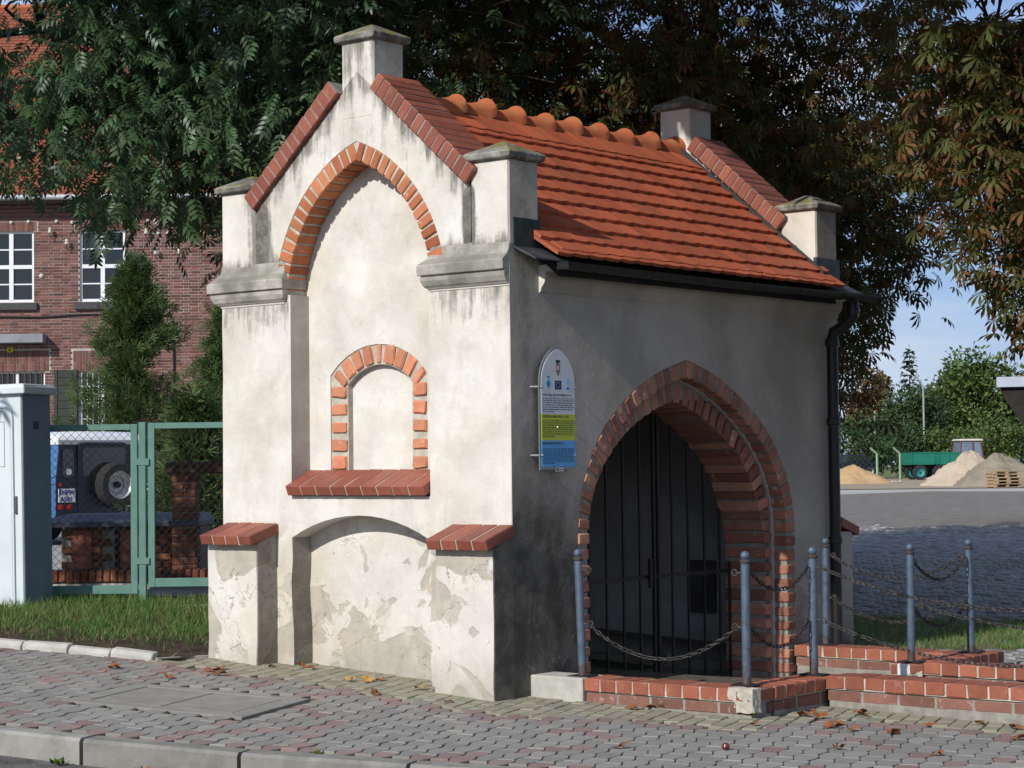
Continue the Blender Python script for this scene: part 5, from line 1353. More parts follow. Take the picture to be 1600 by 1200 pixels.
GAPS = [(-.6, 20.5, 5.2, .85), (.95, 19.6, 4.75, .55), (-2.7, 17.3, 4.45, .7), (-3.5, 17.6, 4.9, .7), (3.9, 22.0, 4.6, .6), (3.3, 20.5, 5.2, .5)]
def in_gap(P):      # leaves cleared along the sun's path to light chosen patches
    P = np.atleast_2d(P); o = np.zeros(len(P), bool); sd_ = np.array(sun_dir)
    for x, y, z, r in GAPS:
        q = P - np.array([x, y, z]); k = q @ sd_; d = np.linalg.norm(q - np.outer(k, sd_), axis=1); o |= (k > .45) & (d < r)
    return o
def in_chapel(P, pad=.25):
    x = P[:, 0] - ORG[0]; y = P[:, 1] - ORG[1]; u = x * cy - y * sy; v = x * sy + y * cy
    return (u > -3.05 - pad) & (u < .45 + pad) & (v > -.4 - pad) & (v < 4.5 + pad) & (P[:, 2] < 4.95 + pad)
def crown(name, ells, bound, nclu, per, spread, size, tmpl, mat, parent, keep=None, droop=.45, seed=1, shell=.0, limbs=None, twig_every=1):
    """leaves in clusters through a union of ellipsoids above a bounding surface"""
    g = np.random.default_rng(seed); C_ = []
    vol = np.array([e[3] * e[4] * e[5] * (e[6] if len(e) > 6 else 1) for e in ells]); pr_ = vol / vol.sum()
    while len(C_) < nclu:
        e = ells[g.choice(len(ells), p=pr_)]; d = g.normal(size=3); d /= np.linalg.norm(d); r = g.random() ** (1 / 3); r = shell + (1 - shell) * r
        p = np.array(e[:3]) + d * r * np.array(e[3:6])
        if p[2] > bound(p[0], p[1]) and (keep is None or keep(p)): C_.append(p)
    C_ = np.array(C_); N = nclu * per
    ctr = np.repeat(C_, per, 0); off = g.normal(size=(N, 3)) * np.array([spread, spread, spread * .7]); P = ctr + off
    ok = np.array([p[2] > bound(p[0], p[1]) - .12 for p in P]) & ~in_chapel(P, .06) & ~in_gap(P)
    if keep is not None: ok &= np.array([keep(p) for p in P])
    P, off = P[ok], off[ok]; N = len(P)
    dr = norm(off * .6 + g.normal(size=(N, 3)) * spread * .5) + np.array([0, 0, -droop]); up = np.array([0, 0, 1.0]) + g.normal(size=(N, 3)) * .35
    m = frames(P, dr, g.uniform(size[0], size[1], N), up)
    o = scatter(name, tmpl[0], tmpl[1], tmpl[2], m, mat, parent)
    return o, C_
def limb(p0, p1, r0, r1, bend=.3, n=6, sag=0):
    p0, p1 = Vector(p0), Vector(p1); d = (p1 - p0); k = Vector((rd.gauss(0, 1), rd.gauss(0, 1), rd.gauss(0, .5))) * d.length * .06 * bend / .3
    pts = [p0 + d * t + k * math.sin(PI * t) + Vector((0, 0, d.length * .12 * math.sin(PI * t))) for t in [i / n for i in range(n + 1)]]
    return pts, [r0 + (r1 - r0) * i / n for i in range(n + 1)]
def skeleton(tree, base, height, r, targets, nmain=7, twigs=140, seed=3, mat=None):
    mat = mat or BARK
    top = Vector(base) + Vector((rd.uniform(-.3, .3), rd.uniform(-.3, .3), height))
    pts, rs = limb(base, top, r, r * .45, .2); rs[0] = r * 1.35
    MB().tube(pts, rs, 10).put('trunk', mat, tree, smooth=True)
    tg = [Vector(t) for t in targets]; q = random.Random(seed); q.shuffle(tg); tg.sort(key=lambda a: a.z < base[2] + height + .5); nodes = []; bm_ = MB()
    for t in tg[:nmain]:
        st = pts[q.randint(3, 6)]; lp, lr = limb(st, t, r * .42, r * .07, .5); bm_.tube(lp, lr, 7)
        nodes += [(p, w_) for p, w_ in zip(lp[2:], lr[2:])]
    for t in tg[nmain:nmain + twigs]:
        p, w_ = min(nodes, key=lambda a: (a[0] - t).length)
        if (p - t).length > 1.6: continue
        lp, lr = limb(p, t, min(w_ * .6, .035), .006, .5, 4); bm_.tube(lp, lr, 4)
    bm_.put('branches', mat, tree, smooth=True)

def b_over(x, y):       # underside of the crowns over and behind the chapel
    if y < 18: return 4.12 + .81 * (18 - y)
    return 2.0
def ches_bound(x, y):
    lo = b_over(x, y)
    if y >= 18:
        if x > .182 * y: lo = max(lo, 1.55 + .083 * y + .25 * math.sin(3.1 * x + y))
        elif x < .19 * y and x > .12 * y: lo = max(lo, 1.8 + .3 * math.sin(2.3 * x + 1.3 * y))
    return lo
CHA = thing('chestnut_tree', 'big dark horse chestnut with browning leaves rising behind the chapel', 'tree', (0, 0, 0), 0, 'large trees round the chapel')
def kA(p):
    x, y, z = p
    if x > 6.2: return False
    if x > .222 * y and z > 1.55 + .212 * y and y < 26 and z < 1.55 + .24 * y: return rd.random() < .12
    return True
ells = [(1.3, 23.2, 7.2, 5.6, 4.6, 4.6, 1.0), (2.25, 22.3, 4.0, 1.95, 2.4, 2.4, 7.0), (-1.0, 21.8, 4.8, 2.6, 2.8, 2.4, 1.5), (1.0, 20.4, 5.6, 3.6, 2.4, 2.2, 2.0), (5.0, 22.5, 5.4, 1.7, 2.6, 1.8, 2.2)]
o, cA = crown('crown', ells, ches_bound, 1800, 17, .30, (.10, .17), CHT, CHESL, CHA, kA, .55, 11)
o2, cA2 = crown('upper_shade_crown', [(-.2, 18.2, 8.6, 4.6, 3.6, 3.2), (1.6, 22.5, 10.4, 5.5, 4.6, 3.4), (-.6, 15.9, 7.3, 2.4, 1.8, 1.6, 2.0), (-.35, 15.6, 6.75, 1.3, 1.0, .65, 14.0)], lambda x, y: max(b_over(x, y) + .1, 1.85 + .25 * y), 230, 13, .45, (.30, .46), CHT, CHESL, CHA, None, .4, 12)  # last two unseen leaf masses added to shade the rear pinnacle
skeleton(CHA, (2.0, 24.2, .1), 4.2, .34, list(cA), 9, 170)
ASH = thing('ash_tree', 'dark green ash with long feathered leaves hanging left of the chapel before the brick building', 'tree', (0, 0, 0), 0, 'large trees round the chapel')
def ash_bound(x, y):
    base = 3.86 + .22 * smooth01((-3.3 - x) / .6) + .22 * math.sin(4.2 * x + 1.0) + .18 * math.sin(9.3 * x + 2.1 * y) - .15 * smooth01((x + 3.9) / .8)
    if y < 17.2: base += .76 * (17.2 - y)
    if x > -1.6: base = max(base, b_over(x, y))
    return base
def kS(p):
    x, y, z = p
    if x < -.235 * y and z > 1.55 + .205 * y: return rd.random() < .15
    # thinner patches that let roof and sky show
    h_ = math.sin(2.1 * x + 1.7 * z) * math.sin(1.7 * z - 1.1 * x + .6 * y)
    return h_ < (.62 if x > -3.3 else .85) or rd.random() < .3
o, cS = crown('crown', [(-3.0, 18.6, 5.6, 2.9, 1.9, 2.2, 1.4), (-1.2, 19.4, 6.0, 2.0, 2.0, 2.6, 1.0)], ash_bound, 1000, 13, .28, (.18, .30), AST, ASHL, ASH, kS, .75, 21)
o2, cS2 = crown('upper_shade_crown', [(-4.2, 17.4, 7.6, 3.4, 3.2, 2.6), (-2.2, 19.5, 9.2, 3.8, 3.4, 3.0), (-7.4, 18.0, 4.7, 1.9, 1.5, 1.2, 4.0)], lambda x, y: (3.2 if x < -.285 * y else max(ash_bound(x, y) + .2, 1.55 + .236 * y)), 190, 13, .42, (.40, .6), AST, ASHL, ASH, None, .5, 22)  # last leaf mass, out of view at left, added to shade the planter
skeleton(ASH, (-1.75, 19.8, .2), 4.2, .24, list(cS), 9, 160)
CHB = thing('chestnut_tree', 'horse chestnut reaching in from the right with large rusty leaves close by', 'tree', (0, 0, 0), 0, 'large trees round the chapel')
def b_right(x, y):
    lo = 2.2 + .35 * math.sin(5 * x + y) + 2.2 * max(0, 3.62 - x) ** 1.0
    if y < 13.8: lo = max(lo, 4.95 + .4 * (13.8 - y))
    return lo
def kB(p):
    x, y, z = p
    return not (x > .215 * y and z > 1.55 + .212 * y and z < 1.55 + .24 * y and rd.random() < .9)
o, cB = crown('crown', [(4.3, 15.0, 4.7, 1.35, 1.3, 2.7, 1.0)], b_right, 400, 16, .25, (.105, .165), CHT, CHESB, CHB, kB, .55, 31)
o2, cB2 = crown('upper_shade_crown', [(3.6, 13.4, 7.0, 2.8, 2.6, 1.8), (6.4, 15.6, 5.5, 1.6, 2.2, 3.2)], lambda x, y: max(2.6, (1.55 + .242 * y) if x < .27 * y else 2.6), 170, 14, .42, (.28, .44), CHT, CHESL, CHB, None, .4, 32)  # first leaf mass, above the view, added to shade the hanging branch
skeleton(CHB, (7.4, 16.2, -.1), 4.0, .32, list(cB), 6, 90)

# smaller garden conifers before the building
THT = compound([leaflet((0, 0, 0), a, l_, .11, .15, .1) for a, l_ in ((-.75, .7), (-.25, .95), (.3, 1.0), (.8, .66))])
def thuja(x, y, h, r, n, seed, label):
    g = np.random.default_rng(seed); t = thing('thuja', label, 'tree', (x, y, H(x, y)), 0, 'thujas against the brick building')
    nb = n // 60; q = g.random(nb) ** .85; ang = g.uniform(0, 2 * PI, nb); ln = r * (.10 + .95 * (1 - q)) * g.uniform(.45, 1.15, nb)
    z0_ = q * h * .97; k = np.repeat(np.arange(nb), 60); s_ = g.random(len(k)) ** .6
    P = np.column_stack([ln[k] * s_ * np.cos(ang[k]), ln[k] * s_ * np.sin(ang[k]), z0_[k] + .35 * s_ * ln[k] - .05]) + g.normal(0, .10, (len(k), 3)) * (1 + .6 * (1 - q[k]))[:, None]
    d = np.column_stack([np.cos(ang[k]), np.sin(ang[k]), np.full(len(k), .75)]) + g.normal(0, .45, (len(k), 3))
    scatter('foliage', THT[0], THT[1], THT[2], frames(P, d, g.uniform(.12, .30, len(k))), THUL, t)
    MB().tube([(0, 0, -.1), (.02, 0, h * .6), (0, .02, h * .95)], [.09, .05, .01], 6).put('trunk', BARK, t)
thuja(-8.9, 49.5, 6.3, 2.2, 11000, 41, 'tall ragged green thuja in front of the brick building, beside the second window')
thuja(-6.5, 47.5, 5.0, 1.6, 7500, 42, 'shorter green thuja by the brick wall, half hidden by the chapel')
thuja(-4.5, 29.5, 2.2, .75, 3600, 43, 'low dark green conifer bush above the brick pillar behind the fence')

# ------------------------------------------------------------------ far side of the square
def far_tree(name, label, cat, x, y, h, r, n, leaf, mat, seed, z0=.12, group=None, ell=None, trunk=True):
    g = np.random.default_rng(seed); t = thing(name, label, cat, (x, y, H(x, y)), 0, group)
    n = int(n * 2.4); leaf *= .58; ncl = max(10, n // 60); cs = []
    while len(cs) < ncl:
        d = g.normal(size=3); d /= np.linalg.norm(d); d *= g.uniform(.55, 1) ; 
        cs.append((d[0] * r, d[1] * r, h * (.5 + z0 / 2) + d[2] * h * (.5 - z0 / 2)))
    cs = np.array(cs); P = np.repeat(cs, 60, 0); off = g.normal(size=P.shape); off = norm(off) * (g.random((len(P), 1)) ** .5) * r * .24; P = P + off
    ok = P[:, 2] > .05; P, off = P[ok], off[ok]
    scatter('crown', CLT[0], CLT[1], CLT[2], frames(P, off + g.normal(size=P.shape) * r * .1, g.uniform(leaf * .7, leaf * 1.3, len(P)), np.array([0, 0, 1.]) + g.normal(size=P.shape) * .5), mat, t)
    if trunk:
        m = MB().tube([(0, 0, -.2), (.1, 0, h * .35), (0, .1, h * .8)], [.35, .25, .06], 7)
        for k in range(6):
            c = cs[k]; m.tube([(0.05, 0, h * .25 + k * .3), tuple(c)], [.14, .04], 5)
        m.put('trunk', BARK, t)
    return t
far_tree('broadleaf_tree', 'large bright green rounded tree across the square, tallest right of the lamp post', 'tree', 35.3, 158, 9.2, 4.0, 5600, .62, LINL, 51, .1, 'trees across the square')
far_tree('broadleaf_tree', 'mid green tree joined to the large rounded tree, left of it and lower', 'tree', 31.2, 156, 6.6, 2.6, 2600, .55, LINL, 52, .05, 'trees across the square')
far_tree('broadleaf_tree', 'green tree at the right behind the gravel heaps, below the shelter roof', 'tree', 39.6, 150, 5.6, 3.2, 3000, .5, LINL, 53, .02, 'trees across the square')
far_tree('broadleaf_tree', 'rusty brown tree across the square left of the spruce', 'tree', 28.4, 165, 8.2, 2.3, 2400, .55, BRNL, 54, .15, 'trees across the square')
far_tree('broadleaf_tree', 'dark green tree with dense crown in front of the spruce across the square', 'tree', 29.0, 150, 6.4, 2.9, 3200, .45, DGRL, 55, .05, 'trees across the square')
for i, (x, y, h, r, m_, lb) in enumerate([(22.5, 133, 4.3, 2.3, DGRL, 'dark green bush by the parked car, left of the concrete post'), (25.6, 140, 3.6, 2.2, DGRL, 'dark green bush behind the green trailer'), (29.0, 140, 3.4, 2.0, LINL, 'light green bush behind the tractor cab'),
                           (32.3, 141, 4.2, 2.4, LINL, 'bright green bush right of the tractor'), (36.0, 141, 4.6, 2.6, DGRL, 'dark green bush at the right edge behind the heaps'), (19.5, 136, 4.0, 2.2, DGRL, 'dark bush beside the chapel wall above the sand heap'), (16.0, 140, 4.6, 2.6, DGRL, 'dark bush behind the sand heap hidden by the chapel')]):
    far_tree('bush', lb, 'bush', x, y, h, r, 1500, .38, m_, 60 + i, .0, 'bushes across the square', trunk=False)
g = np.random.default_rng(71); sp_ = thing('spruce_tree', 'narrow dark spruce with a pointed tip across the square', 'tree', (30.0, 157, .3), 0, 'trees across the square')
P, D = [], []
for k in range(26):
    z = .8 + k * .34; R_ = max(.08, 1.9 * (1 - z / 9.9)); nb = max(4, int(11 * (1 - k / 30)))
    for j in range(nb):
        a = 2 * PI * j / nb + g.uniform(0, .6)
        for q in np.linspace(.2, 1, 5): P.append((R_ * q * math.cos(a), R_ * q * math.sin(a), z - .28 * R_ * q + .12 * q * q)); D.append((math.cos(a), math.sin(a), -.2))
P = np.array(P); D = np.array(D) + g.normal(0, .3, P.shape)
scatter('branches', CLT[0], CLT[1], CLT[2], frames(P, D, g.uniform(.3, .6, len(P)), np.tile([0, 0, 1.], (len(P), 1))), SPRL, sp_)
MB().tube([(0, 0, -.2), (0, 0, 5), (0, 0, 9.9)], [.16, .09, .015], 6).put('trunk', BARK, sp_)
def belt(label, pts, h, r, seed):
    g = np.random.default_rng(seed); cs = []
    for (xa, ya), (xb, yb) in zip(pts, pts[1:]):
        n_ = int(math.hypot(xb - xa, yb - ya) / 1.1)
        for k in range(n_):
            for q in range(3): cs.append((xa + (xb - xa) * k / n_ + g.normal(0, 1.2), ya + (yb - ya) * k / n_ + g.normal(0, r), .3 + h * (.15 + .8 * g.random()) * (.8 + .2 * math.sin(k * .7))))
    cs = np.array(cs); P = np.repeat(cs, 34, 0); off = norm(g.normal(size=P.shape)) * (g.random((len(P), 1)) ** .5) * 1.5
    o = scatter('woodland', CLT[0], CLT[1], CLT[2], frames(P + off, off + g.normal(size=P.shape) * .5, g.uniform(.45, .9, len(P)), np.array([0, 0, 1.]) + g.normal(size=P.shape) * .5), DGRL)
    o['kind'] = 'stuff'; o['label'] = label
belt('dark belt of trees beyond the yard behind the chapel', [(-75, 105), (-20, 112), (18, 150)], 8, 1.5, 91)
belt('dark belt of trees beyond the square at the right', [(40, 165), (75, 150), (110, 120)], 7, 1.5, 92)
# heaps
def heap(name, label, x, y, rx, ry, h, mat, seed, sharp=1.0, lean=0):
    g = np.random.default_rng(seed); vs, fs = [], []; nr_, na = 22, 56
    for i in range(nr_ + 1):
        t = i / nr_
        for j in range(na):
            a = 2 * PI * j / na; w_ = 1 + .10 * math.sin(3 * a + seed) + .05 * math.sin(7 * a)
            z = h * ((1 - t) ** sharp * (1 - .10 * (1 - t)) ) / .9 * (1 if t > .06 else .97) + (g.normal(0, .02) * h if t < .97 else -.03)
            z += h * .10 * (mnoise.noise(Vector((t * 5 * math.cos(a), t * 5 * math.sin(a), seed))) + .5 * mnoise.noise(Vector((t * 13 * math.cos(a), t * 13 * math.sin(a), seed)))) * min(1, 4 * (1 - t))
            vs.append((rx * t * w_ * math.cos(a) + lean * (1 - t), ry * t * w_ * math.sin(a), z))
    for i in range(nr_):
        for j in range(na): fs.append((i * na + j, (i + 1) * na + j, (i + 1) * na + (j + 1) % na, i * na + (j + 1) % na))
    me = bpy.data.meshes.new('m'); me.from_pydata(vs, [], fs); me.polygons.foreach_set('use_smooth', [True] * len(fs))
    return tag(ob(name, me, mat, None, loc=(x, y, H(x, y))), label, 'heap')
SAND = simple('yellow_sand', (.46, .31, .16), (.38, .25, .13), 1.5, .95, .1, bump=.5, bdist=.06, fine=7)
GRV1 = simple('pale_gravel', (.46, .38, .28), (.38, .31, .23), 1.2, .95, .1, bump=.7, bdist=.08, fine=9)
GRV2 = simple('dark_gravel', (.27, .23, .165), (.21, .175, .13), 1.4, .95, .1, bump=.7, bdist=.08, fine=9)
heap('sand_heap', 'low yellow sand heap beside the chapel wall across the square', 17.55, 108, 2.05, 1.6, .98, SAND, 3, 1.0)
heap('gravel_heap', 'steep pale gravel heap in front of the tractor', 20.95, 95, 2.15, 2.0, 1.62, GRV1, 5, 1.0, -.15)
heap('gravel_heap', 'darker brown gravel heap behind the pallets at the right', 22.1, 93.5, 2.6, 2.2, 1.50, GRV2, 8, 1.0, -.4)
m_ = MB()
for k in range(60):
    x, y = 19.6 + rd.gauss(0, .5), 111 + rd.gauss(0, 1); r = rd.uniform(.04, .12); m_.lathe([(r * .5, -.02), (r, r * .3), (r * .6, r * .8), (.01, r)], 6, (x, y, .3))
tag(m_.put('rubble', CONC, None), kind='stuff')
# trailer, tractor
TGRN = simple('trailer_green', (.012, .17, .115), (.010, .14, .095), 2, .5, .35, bump=.05)
HUBG = simple('hub_green', (.03, .26, .24), (.02, .2, .19), 6, .5, .35, bump=0)
tr_ = thing('farm_trailer', 'green two-axle tipping trailer hitched behind the tractor across the square', 'trailer', (24.9, 124, H(25, 124)), math.radians(6))
zb = .98
MB().box(-1.55, 1.45, -.9, .9, zb - .10, zb).put('bed', TGRN, tr_, bevel=.02)
for y in (-.9, .87): MB().box(-1.55, 1.45, y, y + .03, zb, zb + .62).put('side_board', TGRN, tr_)
for x in (-1.55, 1.42): MB().box(x, x + .03, -.87, .87, zb, zb + .62).put('end_board', TGRN, tr_)
for x in (-1.5, -.1, .1, .75, 1.40): MB().box(x, x + .06, -.95, -.905, zb - .05, zb + .64).put('stake', TGRN, tr_)
MB().box(-1.56, 1.46, -.93, -.9, zb + .58, zb + .65).put('top_rail', TGRN, tr_)
MB().box(-1.4, 1.5, -.35, -.25, .62, .88).box(-1.4, 1.5, .25, .35, .62, .88).put('chassis', IRON, tr_)
for x in (-.95, .25):
    MB().tube([(x, -.7, .44), (x, .7, .44)], .05, 8).put('axle', IRON, tr_); MB().box(x - .3, x + .3, -.6, -.52, .5, .62).put('spring', IRON, tr_)
    for y in (-.78, .78):
        wq = wheel(tr_, T(x, y, .44) @ RX(PI / 2 if y < 0 else -PI / 2) @ RZ(.3), .44, .22)
        for ch in wq.children:
            if ch.name.startswith('rim'): ch.data = ch.data.copy(); ch.data.materials.clear(); ch.data.materials.append(HUBG)
MB().tube([(1.5, 0, .7), (2.3, 0, .5)], .06, 6).put('drawbar', IRON, tr_)
TRED = simple('tractor_maroon', (.13, .018, .018), (.10, .015, .015), 2, .45, .4, bump=.05)
CRM = simple('tractor_cream', (.60, .55, .42), (.5, .46, .36), 4, .6, .3, bump=.05)
tk = thing('tractor', 'maroon tractor with a glazed cab and cream grille panel behind the pale gravel heap', 'tractor', (27.05, 124, H(27, 124)), math.radians(6))
MB().box(-.75, .75, -.8, .8, .75, 1.22).put('body', TRED, tk, bevel=.05)
MB().rects([(1.2, -.72, .72, -.75, .75), (2.28, -.58, .60, -.66, .66)]).put('cab_glass', simple('cab_glass', (.16, .21, .27), (.12, .16, .21), 2, .08, .6, bump=0), tk)
for x0, y0, x1, y1 in ((-.74, -.78, -.60, -.68), (.72, -.78, .60, -.68), (.12, -.78, .12, -.68), (-.74, .78, -.6, .68), (.72, .78, .6, .68)): MB().tube([(x0, y0, 1.18), (x1, y1, 2.3)], .045, 6).put('cab_pillar', TRED, tk)
MB().rects([(2.26, -.68, .72, -.76, .76), (2.33, -.70, .74, -.78, .78), (2.39, -.6, .64, -.68, .68)]).put('cab_roof', CRM, tk, bevel=.02)
MB().prism([rrect(-.66, -.10, .55, 1.12, .06), rrect(-.58, -.18, .66, 1.04, .04)], -.86, -.81, 'y').put('grille_frame', CRM, tk); MB().box(-.57, -.19, -.84, -.82, .67, 1.03).put('grille', GLAS, tk)
for k in range(5): MB().box(-.57, -.19, -.85, -.84, .70 + k * .07, .73 + k * .07).put('grille_bar', CRM, tk)
MB().tube([(.28, -.5, 1.2), (.28, -.5, 2.2)], .03, 6).put('exhaust', IRON, tk)
for x, y, r in ((-.9, -.72, .36), (1.4, -.72, .36), (.35, -.85, .62), (.35, .85, .62), (-.9, .72, .36)): wheel(tk, T(x, y, r) @ RX(PI / 2 if y < 0 else -PI / 2), r, .3)
MB().lathe([(.09, 0), (.09, .08), (.02, .12)], 10, M_=T(-.85, -.84, .86) @ RX(PI / 2)).put('headlight', CRM, tk)
# pallets
PAL = simple('pallet_wood', (.42, .30, .18), (.33, .23, .135), 5, .85, .15, bump=.3)
px0, py0 = 20.72, 88.2; pmesh = {}
def pallet_parts(par):
    for k in range(6):
        if 'd' not in pmesh: pmesh['d'] = MB().box(-.60, .60, -.055, .055, 0, .022).mesh(); pmesh['d'].materials.append(PAL); pmesh['b'] = MB().box(-.05, .05, -.42, .42, 0, .09).mesh(); pmesh['b'].materials.append(PAL)
        ob('deck_board', pmesh['d'], None, par, mtx=T(0, -.38 + k * .152, .115))
    for x in (-.54, 0, .54): ob('bearer', pmesh['b'], None, par, mtx=T(x, 0, .024))
    for y in (-.38, .38): ob('bottom_board', pmesh['d'], None, par, mtx=T(0, y, 0))
for k in range(5):
    lb = ['lowest wooden pallet of the stack in front of the dark gravel heap', 'second wooden pallet from the bottom of the stack by the gravel heap', 'middle wooden pallet of the stack by the gravel heap', 'second wooden pallet from the top of the stack by the gravel heap', 'topmost weathered wooden pallet of the stack by the gravel heap'][k]
    t = thing('pallet', lb, 'pallet', (px0 + rd.gauss(0, .03), py0 + rd.gauss(0, .02), H(px0, py0) + k * .139), math.radians(12 + rd.gauss(0, 3)), 'stack of wooden pallets'); pallet_parts(t)
# concrete fence posts with cranked tops, mesh between; lamp posts; parked car
GPOST = simple('pale_green_concrete', (.26, .38, .24), (.22, .32, .20), 3, .85, .2, bump=.1)
for x, lb in ((22.2, 'pale green cranked fence post left of the green trailer'), (23.6, 'pale green cranked fence post just behind the trailer wheel'), (19.2, 'pale green cranked fence post above the sand heap')):
    t = thing('fence_post', lb, 'fence post', (x, 127, H(x, 127)), 0, 'cranked fence posts across the square'); MB().tube([(0, 0, -.1), (0, 0, 1.55), (-.42, 0, 1.95)], [.085, .08, .06], 4).put('shaft', GPOST, t)
fm = thing('wire_fence', 'green wire mesh fence running along the far side of the square', 'fence', (0, 127.1, .3)); m_ = MB(); 
for x in np.arange(14, 42, .35): m_.tube([(x, 0, 0), (x + 1.4, 0, 1.45)], .005, 3, False).tube([(x, 0, 0), (x - 1.4, 0, 1.45)], .005, 3, False)
tag(m_.put('wire_mesh', simple('green_wire', (.06, .12, .07), (.05, .10, .06), 3, .7, .2, bump=0), fm), kind='stuff')
LAMP = simple('lamp_grey', (.36, .38, .36), (.3, .32, .3), 3, .6, .3, .1, bump=0)
for x, y, h, lb in ((27.65, 140, 6.55, 'grey street lamp with a bent arm in front of the big green tree'), (24.35, 140, 5.4, 'grey lamp post half hidden by bushes left of the spruce')):
    t = thing('street_lamp', lb, 'street lamp', (x, y, .3), 0, 'street lamps across the square')
    MB().tube([(0, 0, 0), (0, 0, h - .6), (-.15, 0, h - .1), (-.55, 0, h + .15), (-.9, 0, h + .4)], [.075, .06, .05, .04, .035], 7).put('pole', LAMP, t, smooth=True)
    MB().rects([(-.06, -.32, .32, -.11, .11), (.0, -.38, .34, -.14, .14), (.07, -.3, .28, -.1, .1)]).put('lamp_head', WHT, t, mtx=T(-1.15, 0, h + .52) @ RY(.45))
pc = thing('parked_car', 'dark parked car with pale bumper half hidden in the bushes', 'car', (21.2, 129.5, .55), .15)
MB().loft([[(-1.2, y, .25), (1.2, y, .25), (1.25, y, .75), (.75, y, .85), (.45, y, 1.28), (-.55, y, 1.28), (-.95, y, .85), (-1.25, y, .75)] for y in (-.8, .8)]).put('body', CARN, pc, bevel=.04)
MB().box(-.85, .65, -.83, -.805, .88, 1.2).put('side_window', GLAS, pc); MB().box(-1.27, .3, -.84, -.8, .30, .42).put('bumper', WHT, pc)
for x in (-.8, .8): wheel(pc, T(x, -.78, .28) @ RX(PI / 2), .28, .18)
# shelter roof at the right edge
SH = thing('shelter', 'roof corner of a dark shelter with pale metal fascia at the right edge', 'shelter', (9.31, 40, 0), math.radians(-17))
DKW = simple('dark_boarding', (.02, .018, .016), (.03, .026, .022), 4, .85, .2, bump=.2)
MB().box(0, 5.0, 0, 4.0, 2.90, 3.10).put('fascia', simple('pale_sheet_metal', (.42, .47, .54), (.38, .42, .48), 2, .45, .4, .2, bump=0), SH, bevel=.01)
MB().prism([[(.06, 2.897), (4.9, 2.897), (4.9, .2), (1.75, .2), (.12, 2.72)]], .1, 3.8, 'y').put('boarded_side', DKW, SH)
MB().box(.35, 4.6, .3, 3.5, 3.102, 3.13).put('leaf_litter', simple('leaf_litter', (.25, .12, .05), (.18, .10, .04), 9, .95, .1, bump=.8), SH)

# ------------------------------------------------------------------ fallen leaves, a conker, weeds
FALL = M('dry_leaf', lambda c: c.mix(c.rnd, (.24, .085, .03), (.15, .075, .035)), .8, .2)
FALY = M('yellow_dry_leaf', lambda c: (.42, .24, .07), .8, .2)
def dry_leaf():
    n = 9; v = [(0, 0, .012)]
    for k in range(n):
        a = 2 * PI * k / n; r = .033 * (1.25 if k % 2 == 0 else .72) * rd.uniform(.8, 1.15); v.append((r * math.cos(a) * 1.3, r * math.sin(a), rd.uniform(.0, .032)))
    me = bpy.data.meshes.new('m'); me.from_pydata(v, [], [(0, k + 1, (k + 1) % n + 1) for k in range(n)]); return me
LM = [dry_leaf() for k in range(6)]
for m_ in LM[:5]: m_.materials.append(FALL)
LM[5].materials.append(FALY)
LEAF_LABELS = ['curled brown leaf on the grey pavers left of the chapel',
    'curled brown leaf at the foot of the left buttress',
    'curled brown leaf on the yellow pavers below the recessed wall',
    'curled brown leaf lying alone on the grey pavers near the kerb',
    'curled brown leaf in front of the brick parapet before the gate',
    'curled brown leaf where yellow and grey pavers meet, right of the corner',
    'curled brown leaf in the corner where two brick parapets meet',
    'curled brown leaf on the pavers near the right edge of the photo']
leaf_spots = [(-2.804, 14.62, 0), (-2.695, 14.094, 0), (-2.119, 14.611, 1), (-2.085, 14.753, 1), (-2.031, 14.434, 1), (-1.736, 14.936, 1), (-1.522, 14.986, 2), (-1.449, 14.9, 2), (-1.207, 15.059, 2), (-1.137, 14.346, 2), (-1.018, 14.341, 2), (-0.923, 14.426, 2), (-0.646, 14.054, 2), (-0.923, 13.759, 2), (0.581, 11.625, 3), (0.873, 13.322, 4), (0.936, 13.293, 4), (0.997, 13.295, 4), (1.052, 13.423, 4), (0.747, 13.256, 4), (1.903, 12.453, 5), (1.943, 12.592, 5), (1.869, 12.479, 5), (1.981, 12.348, 5), (2.189, 12.248, 5), (2.202, 12.196, 5), (1.86, 13.08, 6), (1.787, 12.959, 6), (1.87, 12.874, 6), (2.158, 13.001, 5), (2.144, 13.06, 5), (2.477, 12.526, 7), (2.796, 12.619, 7), (2.971, 12.433, 7), (2.892, 11.987, 7), (2.296, 11.396, 3), (1.79, 11.613, 3), (1.806, 13.449, 6), (1.711, 13.196, 6), (1.434, 12.548, 5), (-0.436, 13.522, 4), (-2.364, 14.231, 0)]      # x, y on the pavement, label
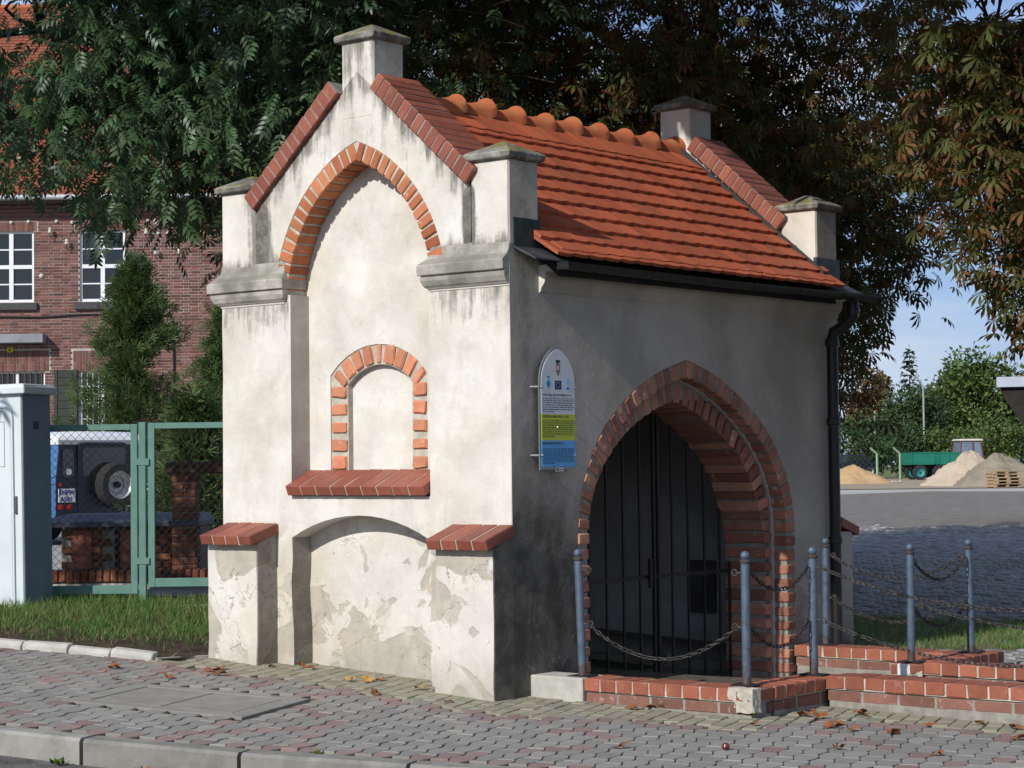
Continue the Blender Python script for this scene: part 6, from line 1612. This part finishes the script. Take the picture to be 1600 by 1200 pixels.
for q, (lx, ly, li) in enumerate(leaf_spots):
    p = Vector((lx, ly, 0)); yel = q in (9, 10, 12); m_ = LM[5] if yel else rd.choice(LM[:5])
    o = ob('fallen_leaf', m_, None, None, mtx=T(p.x, p.y, H(p.x, p.y) + .004) @ RZ(rd.uniform(0, 6)) @ RX(rd.gauss(0, .15)) @ Matrix.Scale(rd.uniform(.7, 1.25), 4))
    tag(o, ('pair of yellowed leaf scraps at the foot of the recessed wall, first one', 'flat yellow leaf on the yellow pavers under the recessed wall', 'small yellow leaf nearest the right buttress')[(9, 10, 12).index(q)] if yel else LEAF_LABELS[li], 'leaf', None if yel else 'fallen brown leaves')
p = Vector((1.158, 11.571, H(1.158, 11.571)))
tag(MB().lathe([(.004, 0), (.018, .006), (.024, .02), (.018, .034), (.004, .04)], 10, tuple(p)).put('conker', simple('conker_red', (.16, .02, .015), (.10, .015, .01), 30, .25, .5, bump=0), None, smooth=True), 'small shiny red-brown conker on the grey pavers at lower right', 'conker')
for (a, lb, n, s_) in ((497, 'small green weed growing in the gap between two kerb stones', 26, .06), (100, 'small weed with dry leaves at the foot of the kerb', 30, .08), (35, 'tiny weed in the gutter at the bottom left', 24, .08)):
    p = Vector((-1.072, 11.343, 0)) if a > 300 else Vector((*TF(-.62 if a > 60 else -1.15, -.22), 0)); zz = H(p.x, p.y) - (0 if a > 300 else .13)
    Pw = np.column_stack([rng.normal(0, .012, n), rng.normal(0, .010, n), np.zeros(n)]) + np.array([p.x, p.y, zz])
    d = np.column_stack([rng.normal(0, .9, n), rng.normal(0, .9, n), np.full(n, .7)])
    tag(scatter('weed', CLT[0], CLT[1], CLT[2], frames(Pw, d, rng.uniform(s_ * .3, s_ * .6, n)), LINL), lb, 'weed')
lw = []
for k in range(26):
    S_, N_ = rd.gauss(-.25, .22), -.19 - abs(rd.gauss(0, .05)); x, y = TF(S_, N_)
    tag(ob('fallen_leaf', rd.choice(LM[:5]), None, None, mtx=T(x, y, H(x, y) - .125) @ RZ(rd.uniform(0, 6)) @ RX(rd.gauss(0, .5))), 'curled brown leaf in the drift along the foot of the kerb', 'leaf', 'brown leaves drifted in the gutter')
